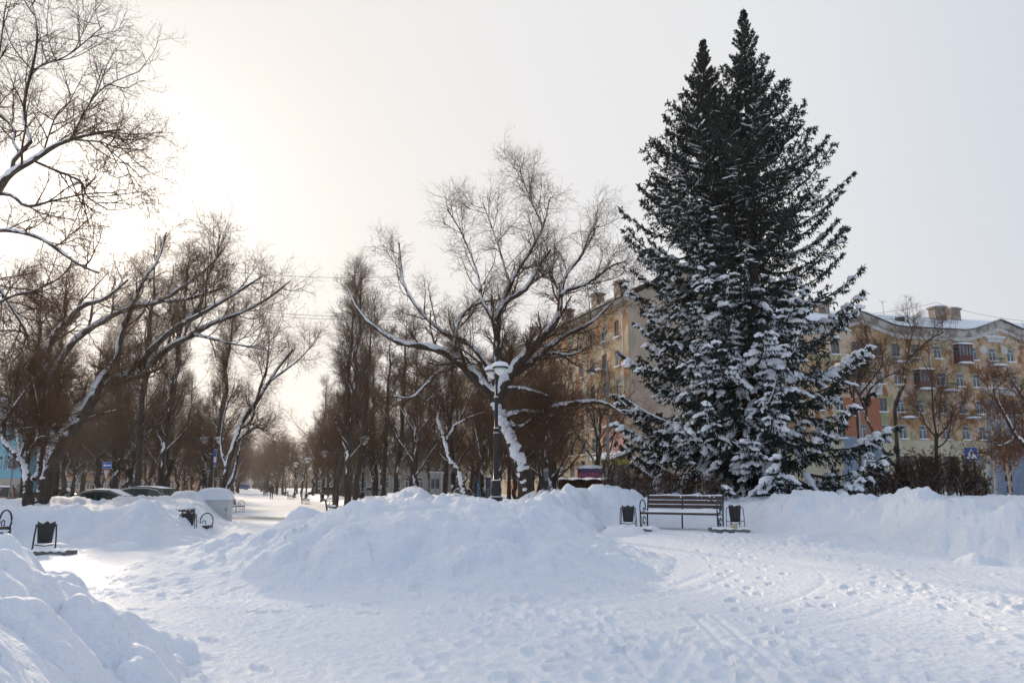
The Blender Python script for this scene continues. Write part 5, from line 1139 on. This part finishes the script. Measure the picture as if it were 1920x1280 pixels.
# shrubs: stems, twigs, withered leaves
def shrub(u, Y, h, w, seed, label, leaves=0, group=None, snow=True, n=26, mt=None):
    rng = np.random.default_rng(seed); x = XU(u, Y); root = empty('shrub', (x, Y, gz(x, Y)), 0, label, 'shrub', group); root['group'] = 'shrubs behind the snow banks'
    a = rng.uniform(0, 6.28, n); r = rng.uniform(.1, 1, n); P0 = np.stack([np.cos(a)*r*.25*w, np.sin(a)*r*.2*w, np.full(n, -.3)], 1); P1 = np.stack([np.cos(a)*r*w*.6, np.sin(a)*r*w*.35, h*rng.uniform(.6, 1, n)], 1)
    t = np.linspace(0, 1, 7)[None, :, None]; S = P0[:, None]*(1-t)+P1[:, None]*t; S[:, 1:] += rng.normal(0, .04, S[:, 1:].shape); sr = np.full((n, 7), 1.)*np.linspace(.018, .006, 7)
    mk('stems', *tubes(S, sr, 4), mt or m_twig, root); l1 = grow(rng, S, sr, 7, .2, 1, .38, (20, 60), .6, .006, 5, .2, .15); l2 = grow(rng, *l1, 5, .15, 1, .5, (20, 60), .7, .005, 4, .1, .15)
    mk('twigs', *join([tubes(*l1, 3), tubes(*l2, 3)]), mt or m_twig, root)
    if leaves: q = leaf_tris(rng, l2[0], leaves, .055); mk('withered_leaves', *q, m_wl, root, smooth=False)
    if snow:
        s = snow_tubes(rng, *resample(l1[0], l1[1]*2.2, 5), thr=.0095, amount=.12, gap=.9, n=4)
        if s: mk('snow_cover', *s, m_snowt, root)
m_wl = mat('withered_leaves', (.040, .024, .018), .9, (.085, .05, .032), 3)
for k, (u, w, h) in enumerate(((1655, 1.5, 1.5), (1690, 1.5, 1.75), (1730, 1.7, 1.9), (1765, 1.6, 2.0), (1800, 1.5, 1.8), (1828, 1.0, 1.3))):
    shrub(u, 26.5+.5*(k % 2), h-.35, w, 60+k, ['shrub with withered leaves nearest the right spruce', 'second withered shrub from the right spruce', 'withered shrub below the boarded windows, third from the spruce', 'tallest withered shrub, left of the crossing sign', 'withered shrub right under the crossing sign', 'small withered shrub right of the crossing sign'][k], 4.5)
for k, (u, w, h) in enumerate(((1148, .9, 1.2), (1170, .9, 1.3), (1196, .9, 1.2), (1225, .9, 1.0), (1255, .9, .9), (1292, .9, .9), (1330, .9, .8), (1362, .9, .8))):
    shrub(u, 26.5+.6*(k % 3), h-.1, w, 80+k, ['bare reddish shrub beside the clipped hedge', 'bare reddish shrub, second right of the clipped hedge', 'bare shrub behind the snow left of the park bench', 'bare low shrub behind the left end of the park bench', 'bare low shrub behind the bench middle', 'bare low shrub behind the bench, right of its middle', 'bare low shrub behind the right end of the park bench', 'bare low shrub just left of the spruce trunk'][k], .3, mt=m_redtwig if False else m_twig)
# signs
m_blue = mat('sign_blue', (.01, .11, .45), .45); m_signw = mat('sign_white', (.78, .79, .80), .45); m_sred = mat('sign_red', (.50, .02, .03), .45); m_sgrey = mat('sign_back_grey', (.20, .21, .22), .5); m_pole = mat('grey_pole', (.22, .23, .24), .5)
def sign_root(name, label, u, Y, vt, rz=0, r=.035):
    x = XU(u, Y); g = base_at(x, Y); root = empty(name, (x, Y, g), rz, label, 'road sign'); H = P(u, vt, Y)[2]-g; MB().tube([(0, 0, -.2), (0, 0, H)], r, 8).build('pole', m_pole, root); return root, H
root, H = sign_root('crossing_sign', 'blue pedestrian crossing sign with a white triangle above the withered shrubs', 1826, 33, 838, R(-6)); s = .27
pf = MB().box(-s-.02, s+.02, -.055, -.04, H-.60, H+.0).build('sign_plate', m_signw, root); MB().box(-s, s, -.062, -.056, H-.58, H-.02).build('blue_face', m_blue, pf)
zc = H-.50; MB().prism([(-.235, zc), (.235, zc), (0, zc+.44)], -.068, -.063).build('white_triangle', m_signw, pf)
w = MB(); yb0, yb1 = -.074, -.069; zz = zc+.015
def limb(a, b, r): 
    d = np.array(b)-np.array(a); n_ = np.array([-d[1], d[0]])/np.linalg.norm(d)*r; w.prism([tuple(np.array(a)+n_), tuple(np.array(a)-n_), tuple(np.array(b)-n_), tuple(np.array(b)+n_)], yb0, yb1)
limb((.0, zz+.13), (.01, zz+.25), .028); limb((.0, zz+.14), (-.035, zz+.07), .016); limb((-.035, zz+.07), (-.06, zz), .013); limb((.005, zz+.14), (.05, zz+.07), .016); limb((.05, zz+.07), (.10, zz+.005), .013); limb((.01, zz+.24), (-.04, zz+.17), .010); limb((.01, zz+.24), (.06, zz+.17), .010)
w.prism([(.01+.026*math.cos(t), zz+.295+.026*math.sin(t)) for t in np.linspace(0, 6.28, 13)[:-1]], yb0, yb1)
for a in (-.16, -.09, -.01, .08, .15): w.box(a-.018, a+.018, yb0+.001, yb1+.001, zz-.012, zz-.001)
w.build('walking_figure', m_black, pf)
o = MB().box(.30, .62, .12, .14, H-.95, H-.35).build('second_sign_back', m_sgrey, root); MB().box(.30, .42, .10, .118, H-.42, H-.22).build('sign_bracket', m_metal, root)
root, H = sign_root('one_way_sign', 'blue one-way sign with white arrow over a turned yield sign', 198, 50, 866, R(8)); 
pf = MB().box(-.28, .28, -.06, -.045, H-.42, H).build('sign_plate', m_signw, root); MB().box(-.265, .265, -.068, -.061, H-.405, H-.015).build('blue_face', m_blue, pf)
MB().prism([(-.24, H-.21), (-.12, H-.11), (-.12, H-.17), (.23, H-.17), (.23, H-.25), (-.12, H-.25), (-.12, H-.31)], -.075, -.069).build('arrow', m_signw, pf)
Mz = Matrix.Rotation(R(68), 4, 'Z')
t = MB().prism([(-.45, 0), (.45, 0), (0, -.78)], -.01, .01).build('yield_plate', m_sred, root); t.location = (0, -.09, H-.46); t.rotation_euler = (0, 0, R(80)); t2 = MB().prism([(-.34, -.06), (.34, -.06), (0, -.65)], -.016, .016).build('yield_centre', m_signw, t)
root, H = sign_root('round_sign', 'round road sign seen from behind on a thin grey pole at the left edge', 20, 34, 860, 0, .03)
MB().prism([(.27*math.cos(t), H-.20+.27*math.sin(t)) for t in np.linspace(0, 6.28, 29)[:-1]], .04, .055).build('sign_plate', m_sgrey, root); MB().box(-.22, .22, .0, .035, H-.08, H-.05).box(-.22, .22, .0, .035, H-.35, H-.32).box(-.03, .03, -.02, .036, H-.25, H-.02).build('sign_bracket', m_metal, root)
root, H = sign_root('banner_sign', 'narrow blue and white banner on a pole beside the left alley lamp', 399, 56, 842, 0, .03)
b = MB().box(-.06, .14, -.03, -.01, H-1.25, H).build('banner', m_signw, root); MB().box(-.055, .135, -.036, -.031, H-1.22, H-.95).build('lower_blue_field', m_blue, b); MB().box(-.055, .135, -.036, -.031, H-.55, H-.03).build('upper_blue_field', m_blue, b)
# road lamps on tall poles
def road_lamp(u, Y, vt, uh, vh, label, rz=0):
    x = XU(u, Y); g = base_at(x, Y); root = empty('road_lamp', (x, Y, g), 0, label, 'street light'); t = P(u, vt, Y)-np.array([x, Y, g]); h = P(uh, vh, Y-.5)-np.array([x, Y, g])
    MB().tube([(0, 0, -.3), (t[0]*.5, 0, t[2]*.5), tuple(t)], [.11, .085, .05], 8).build('pole', m_pole, root)
    MB().tube([(t[0], t[1], t[2]-.7), (h[0]*.4+t[0]*.6, t[1], h[2]+.35), (h[0], h[1], h[2]+.25)], .03, 6).build('arm', m_pole, root)
    s_ = MB().lathe([(.14, -.02), (.30, .0), (.31, .05), (.18, .14), (.06, .22), (.03, .3)], 12, tuple(h)).build('lamp_shade', m_metal, root); MB().lathe([(.005, -.1), (.12, -.08), (.2, -.005), (.005, -.004)], 12, tuple(h)).build('lamp_glass', m_globe, s_)
road_lamp(1139, 44, 676, 1109, 697, 'tall grey street light pole with a hanging head, in front of the receding house')
x, Y = XU(1640, 48), 48
road_lamp(1612, 48, 715, 1630, 700, 'street light with snowy head beside the right spruce')

# ---------------------------------------------------------------- cars
m_tyre = mat('tyre_rubber', (.015, .015, .016), .8); m_rim = mat('alloy_rim', (.35, .36, .37), .35, metal=.7); m_cglass = mat('car_glass', (.012, .018, .02), .1, spec=.3); m_cgl2 = mat('greenish_car_glass', (.014, .03, .028), .12, spec=.3); m_tail = mat('tail_light_red', (.35, .02, .02), .3); m_head = mat('head_light', (.6, .6, .58), .15); m_headlit = mat('lit_head_light', (.9, .7, .4), .3, emis=((1, .62, .25), 3.0)); m_chrome = mat('chrome_trim', (.55, .56, .58), .2, metal=.9)
def car(name, label, paint, st, L, W, wb, wr, tail_z=.95, roof_snow=.04, group='parked cars', lit=False, glass=None):
    """st: stations (x, z_low, z_belt, z_roof, half width factor, roof width factor); glasshouse where z_roof > z_belt + .1"""
    root = empty(name, (0, 0, 0), 0, label, 'car', group); V = []; hw = W/2; n = len(st)
    for x, zl, zb, zr, wf, rf in st:
        w_ = hw*wf; r_ = w_*rf
        V += [(x, -w_*.94, zl), (x, -w_, zl+.18), (x, -w_, (zl+zb)/2+.08), (x, -w_*.965, zb), (x, -r_, zr-.05 if zr > zb+.1 else zb+.005), (x, -r_*.75, zr), (x, 0, zr+.02), (x, r_*.75, zr), (x, r_, zr-.05 if zr > zb+.1 else zb+.005), (x, w_*.965, zb), (x, w_, (zl+zb)/2+.08), (x, w_, zl+.18), (x, w_*.94, zl)]
    F = [(13*i+k, 13*i+k+1, 13*i+13+k+1, 13*i+13+k) for i in range(n-1) for k in range(12)]+[(13*i+12, 13*i, 13*i+13, 13*i+25) for i in range(n-1)]+[tuple(range(13)), tuple(range(13*n-1, 13*n-14, -1))]
    b = mk('body', V, F, paint, root)
    md = b.modifiers.new('round', 'BEVEL'); md.width = .03; md.segments = 2; md.limit_method = 'ANGLE'
    gl = [i for i in range(n) if st[i][3] > st[i][2]+.1]
    def side(i, j, sg, a=.10, c=.90):
        o = []
        for q, f in ((i, a), (j, a), (j, c), (i, c)):
            x, zl, zb, zr, wf, rf = st[q]; w0, w1 = hw*wf*.965, hw*wf*rf; o.append((x, sg*(w0+(w1-w0)*f+.008), zb+(zr-.05-zb)*f))
        return o
    g0, g1 = gl[0], gl[-1]
    for sg in (-1, 1):
        for a_, b_ in [(g0+k, g0+k+1) for k in range(g1-g0)]:
            o = side(a_, b_, sg); o = [np.array(p) for p in o]; c = sum(o)/4; o = [c+(p-c)*np.array([.95, 1, 1]) for p in o]
            mk('side_window', o, [(0, 1, 2, 3) if sg < 0 else (3, 2, 1, 0)], glass or m_cglass, b, smooth=False)
    def scr(i, j, name):
        o = []
        for q, f in ((i, 0), (j, 1)):
            x, zl, zb, zr, wf, rf = st[q]; z = zb+.02 if f == 0 else zr-.03; wv = hw*wf*(.82 if f == 0 else rf*.82); o += [(x, -wv, z), (x, wv, z)]
        d = -1 if i < j else 1
        o = [(p[0]+d*.025, p[1], p[2]+.025) for p in o]; mk(name, [o[0], o[1], o[3], o[2]], [(0, 1, 2, 3)], glass or m_cglass, b, smooth=False)
    scr(g0-1, g0, 'windscreen'); scr(g1+1, g1, 'rear_window')
    for x in (-wb/2, wb/2):
        for sg in (-1, 1):
            wl = MB().lathe([(wr*.62, -.11), (wr*.97, -.11), (wr, -.07), (wr, .07), (wr*.97, .11), (wr*.62, .11)], 24).build('wheel', m_tyre, root); wl.location = (x, sg*(hw-.12), wr); wl.rotation_euler = (R(90), 0, 0)
            MB().lathe([(wr*.60, -.115), (wr*.5, -.06), (.05, -.05), (.05, .05), (wr*.5, .06), (wr*.60, .115)], 10).build('rim', m_rim, wl)
    for sg in (-1, 1):
        f, r = st[0], st[-1]
        MB().box(f[0]-.015, f[0]+.22, sg*hw*.62-.19, sg*hw*.62+.19, f[2]-.22, f[2]-.06).build('headlight', m_headlit if lit else m_head, b)
        MB().box(r[0]-.20, r[0]+.012, sg*hw*.72-.20, sg*hw*.72+.20, tail_z-.10, tail_z+.06).build('tail_light', m_tail, b)
        MB().box(st[g0][0]+.1, st[g0][0]+.28, sg*(hw+.02)-.07, sg*(hw+.02)+.07, st[g0][2]+.02, st[g0][2]+.16).build('mirror', paint, b)
    MB().box(st[0][0]-.02, st[0][0]+.05, -hw*.4, hw*.4, .35, .62).build('grille', m_metal, b)
    if roof_snow:
        V = []; K = gl
        for q in K:
            x, zl, zb, zr, wf, rf = st[q]
            for f in np.linspace(-1, 1, 9): V.append((x, hw*wf*rf*.86*f, zr+.018+roof_snow*(1-f**4)*(1 if q not in (g0, g1) else .25)))
        m = 9; mk('roof_snow', V, [(i*m+k, i*m+k+1, (i+1)*m+k+1, (i+1)*m+k) for i in range(len(K)-1) for k in range(m-1)], m_snowt, b)
    return root
m_pb = mat('black_car_paint', (.010, .011, .014), .22, spec=.6, coat=.8); m_pm = mat('maroon_car_paint', (.12, .018, .015), .3, coat=.6); m_pw = mat('grey_car_paint', (.30, .31, .33), .35, coat=.5); m_pblue = mat('blue_car_paint', (.03, .05, .22), .3, coat=.5)
SUV = [(-2.36, .45, .80, .82, .80, .8), (-2.25, .30, .92, .95, .93, .85), (-1.3, .25, 1.06, 1.09, 1.0, .85), (-1.05, .25, 1.08, 1.12, 1.0, .85), (-.35, .25, 1.10, 1.62, 1.0, .78), (.25, .25, 1.11, 1.69, 1.0, .78), (1.0, .25, 1.14, 1.67, 1.0, .77), (1.72, .27, 1.20, 1.58, .98, .75), (2.12, .30, 1.16, 1.20, .96, .80), (2.34, .38, 1.02, 1.04, .90, .8)]
SED = [(-2.40, .40, .62, .64, .80, .8), (-2.28, .25, .74, .77, .93, .85), (-1.35, .20, .90, .93, 1.0, .85), (-1.10, .20, .93, .97, 1.0, .85), (-.30, .20, .95, 1.40, 1.0, .76), (.25, .20, .96, 1.46, 1.0, .76), (.85, .20, .97, 1.43, 1.0, .75), (1.50, .22, .99, 1.16, .99, .72), (1.78, .22, 1.00, 1.03, .98, .8), (2.38, .32, .92, .94, .88, .8)]
def put(c, u, Y, rz, z=None): x = XU(u, Y); c.location = (x, Y, base_at(x, Y) if z is None else z); c.rotation_euler = (0, 0, rz); return c
c = car('parked_car', 'black estate-like off-road car with silver window trim behind the left snow bank', m_pb, SUV, 4.7, 1.88, 2.74, .37, 1.02, .03, glass=m_cgl2); put(c, 262, 40.5, R(-8))
tr = MB(); hw = .94
for sg in (-1, 1): tr.tube([(-1.2, sg*.925, 1.10), (.5, sg*.93, 1.14), (1.75, sg*.925, 1.21), (1.95, sg*.905, 1.27), (1.55, sg*.80, 1.51), (.9, sg*.745, 1.62), (.2, sg*.745, 1.64), (-.4, sg*.76, 1.58), (-1.2, sg*.90, 1.13)], .014, 5)
tr.build('window_trim', m_chrome, c)
c = car('parked_car', 'low black sedan in front of the other dark car, roof dusted with snow', m_pb, SED, 4.8, 1.82, 2.75, .33, .85, .05, glass=m_cgl2); put(c, 180, 35.5, R(6))
c = car('parked_car', 'maroon off-road car with a glowing headlight at the left edge', m_pm, SUV, 4.6, 1.85, 2.7, .36, 1.0, .05, lit=True); put(c, 0, 46, R(118)); 
for u, Y, rz, p_, lab in ((106, 68, 4, m_pw, 'grey car in the far distance behind the forked maple'), (692, 100, 12, m_pw, 'small grey car with red tail lights behind the first alley lamp'), (868, 60, 95, m_pw, 'snowy car with an orange-red light behind the leaning trunk'), (612, 104, 14, m_pm, 'far reddish car between the alley lamps')):
    c = car('distant_car', lab, p_, SED, 4.6, 1.8, 2.7, .33, .85, .06, 'distant cars'); put(c, u, Y, R(rz))
c = car('distant_van', 'dark blue vehicle parked across the far end of the alley', m_pblue, SUV, 4.7, 1.9, 2.7, .36, 1.0, .08, 'distant cars'); put(c, 452, 250, R(8)); c.scale = (1.25, 1.2, 1.1)

# ---------------------------------------------------------------- people
def person(label, u, Y, h, coat, seed=0):
    x = XU(u, Y); root = empty('person', (x, Y, base_at(x, Y)), R(190), label, 'person', 'people on the alley'); s = h/1.75
    P_ = {'pel': (0, 0, .95), 'ch': (0, .01, 1.30), 'nk': (0, .0, 1.48), 'hd': (0, .02, 1.60), 'ht': (0, .02, 1.70), 'hl': (-.10, 0, .90), 'kl': (-.12, .10, .50), 'al': (-.13, .02, .09), 'tl': (-.14, .17, .04), 'hr': (.10, 0, .90), 'kr': (.11, .02, .49), 'ar': (.12, -.14, .10), 'tr': (.13, .0, .04),
          'sl': (-.19, 0, 1.42), 'el': (-.27, -.02, 1.14), 'wl': (-.20, .10, .97), 'sr': (.19, 0, 1.42), 'er': (.27, -.02, 1.14), 'wr': (.20, .10, .97)}
    rad = {'pel': .15, 'ch': .17, 'nk': .06, 'hd': .095, 'ht': .075, 'hl': .10, 'kl': .065, 'al': .045, 'tl': .035, 'hr': .10, 'kr': .065, 'ar': .045, 'tr': .035, 'sl': .085, 'el': .055, 'wl': .04, 'sr': .085, 'er': .055, 'wr': .04}
    E = [('pel', 'ch'), ('ch', 'nk'), ('nk', 'hd'), ('hd', 'ht'), ('pel', 'hl'), ('hl', 'kl'), ('kl', 'al'), ('al', 'tl'), ('pel', 'hr'), ('hr', 'kr'), ('kr', 'ar'), ('ar', 'tr'), ('ch', 'sl'), ('sl', 'el'), ('el', 'wl'), ('ch', 'sr'), ('sr', 'er'), ('er', 'wr')]
    names = list(P_); me = bpy.data.meshes.new('person_body'); me.from_pydata([tuple(s*np.array(P_[n_])) for n_ in names], [(names.index(a), names.index(b)) for a, b in E], [])
    o = bpy.data.objects.new('body', me); COL.objects.link(o); o.parent = root; me.materials.append(mat('dark_trousers', (.015, .015, .02), .9)); o.modifiers.new('skin', 'SKIN'); sv = me.skin_vertices[0].data
    for i, n_ in enumerate(names): sv[i].radius = (rad[n_]*s, rad[n_]*s); sv[i].use_root = (n_ == 'pel')
    q = o.modifiers.new('sub', 'SUBSURF'); q.levels = 1; q.render_levels = 2
    MB().lathe([(.185, .80), (.215, .84), (.20, 1.05), (.22, 1.28), (.20, 1.42), (.09, 1.50), (.085, 1.52)], 16).build('coat', coat, root, smooth=True).scale = (s, s*.8, s)
    MB().lathe([(.09, 1.49), (.10, 1.52), (.085, 1.55)], 12).build('scarf', mat('red_scarf', (.35, .05, .03), .8), root).scale = (s, s, s)
    MB().lathe([(.104, 1.62), (.108, 1.66), (.09, 1.72), (.04, 1.755), (.005, 1.76)], 12, (0, .02, 0)).build('knit_cap', coat, root, smooth=True).scale = (s, s, s)
m_coat = mat('black_coat', (.012, .012, .014), .9)
person('person in a long black coat walking along the alley', 510, 92, 1.78, m_coat); person('distant person in dark clothes left of the walking person', 497, 128, 1.7, m_coat)
# overhead wires on the left and over the right roof
def wire(pts, name, lab, r=.012):
    o = MB().tube(pts, r, 4).build(name, m_metal); tag(o, lab, 'wire')
def catenary(a, b, sag, n=14): a, b = np.array(a), np.array(b); return [tuple(a+(b-a)*t-np.array([0, 0, 1])*sag*4*t*(1-t)) for t in np.linspace(0, 1, n)]
for k, (v0, v1) in enumerate(((508, 513), (576, 588), (583, 593))):
    wire(catenary(P(380, v0-4, 45), P(760, v1+6, 45), .25), 'overhead_wire', ['single trolley wire highest above the alley opening', 'upper wire of the pair crossing low over the alley', 'lower wire of the pair crossing low over the alley'][k])
wire(catenary(P(1560, 590, 94), P(1755, 567, 96), .5), 'overhead_wire', 'aerial wire left of the roof antennas', .02); wire(catenary(P(1755, 567, 96), P(2000, 604, 96), .8), 'overhead_wire', 'aerial wire right of the roof antennas', .02)
# ---------------------------------------------------------------- winter haze: even air over the whole scene
mh = bpy.data.materials.new('haze_air'); mh.use_nodes = True; n = mh.node_tree; n.nodes.clear()
pv = n.nodes.new('ShaderNodeVolumePrincipled'); om = n.nodes.new('ShaderNodeOutputMaterial'); n.links.new(pv.outputs[0], om.inputs['Volume'])
pv.inputs['Color'].default_value = (.93, .93, .95, 1); pv.inputs['Density'].default_value = .00035; pv.inputs['Anisotropy'].default_value = .72
hz_ = MB().box(-1600, 1600, -1600, 1600, -1.6, 34).build('haze', mh); tag(hz_, kind='stuff')
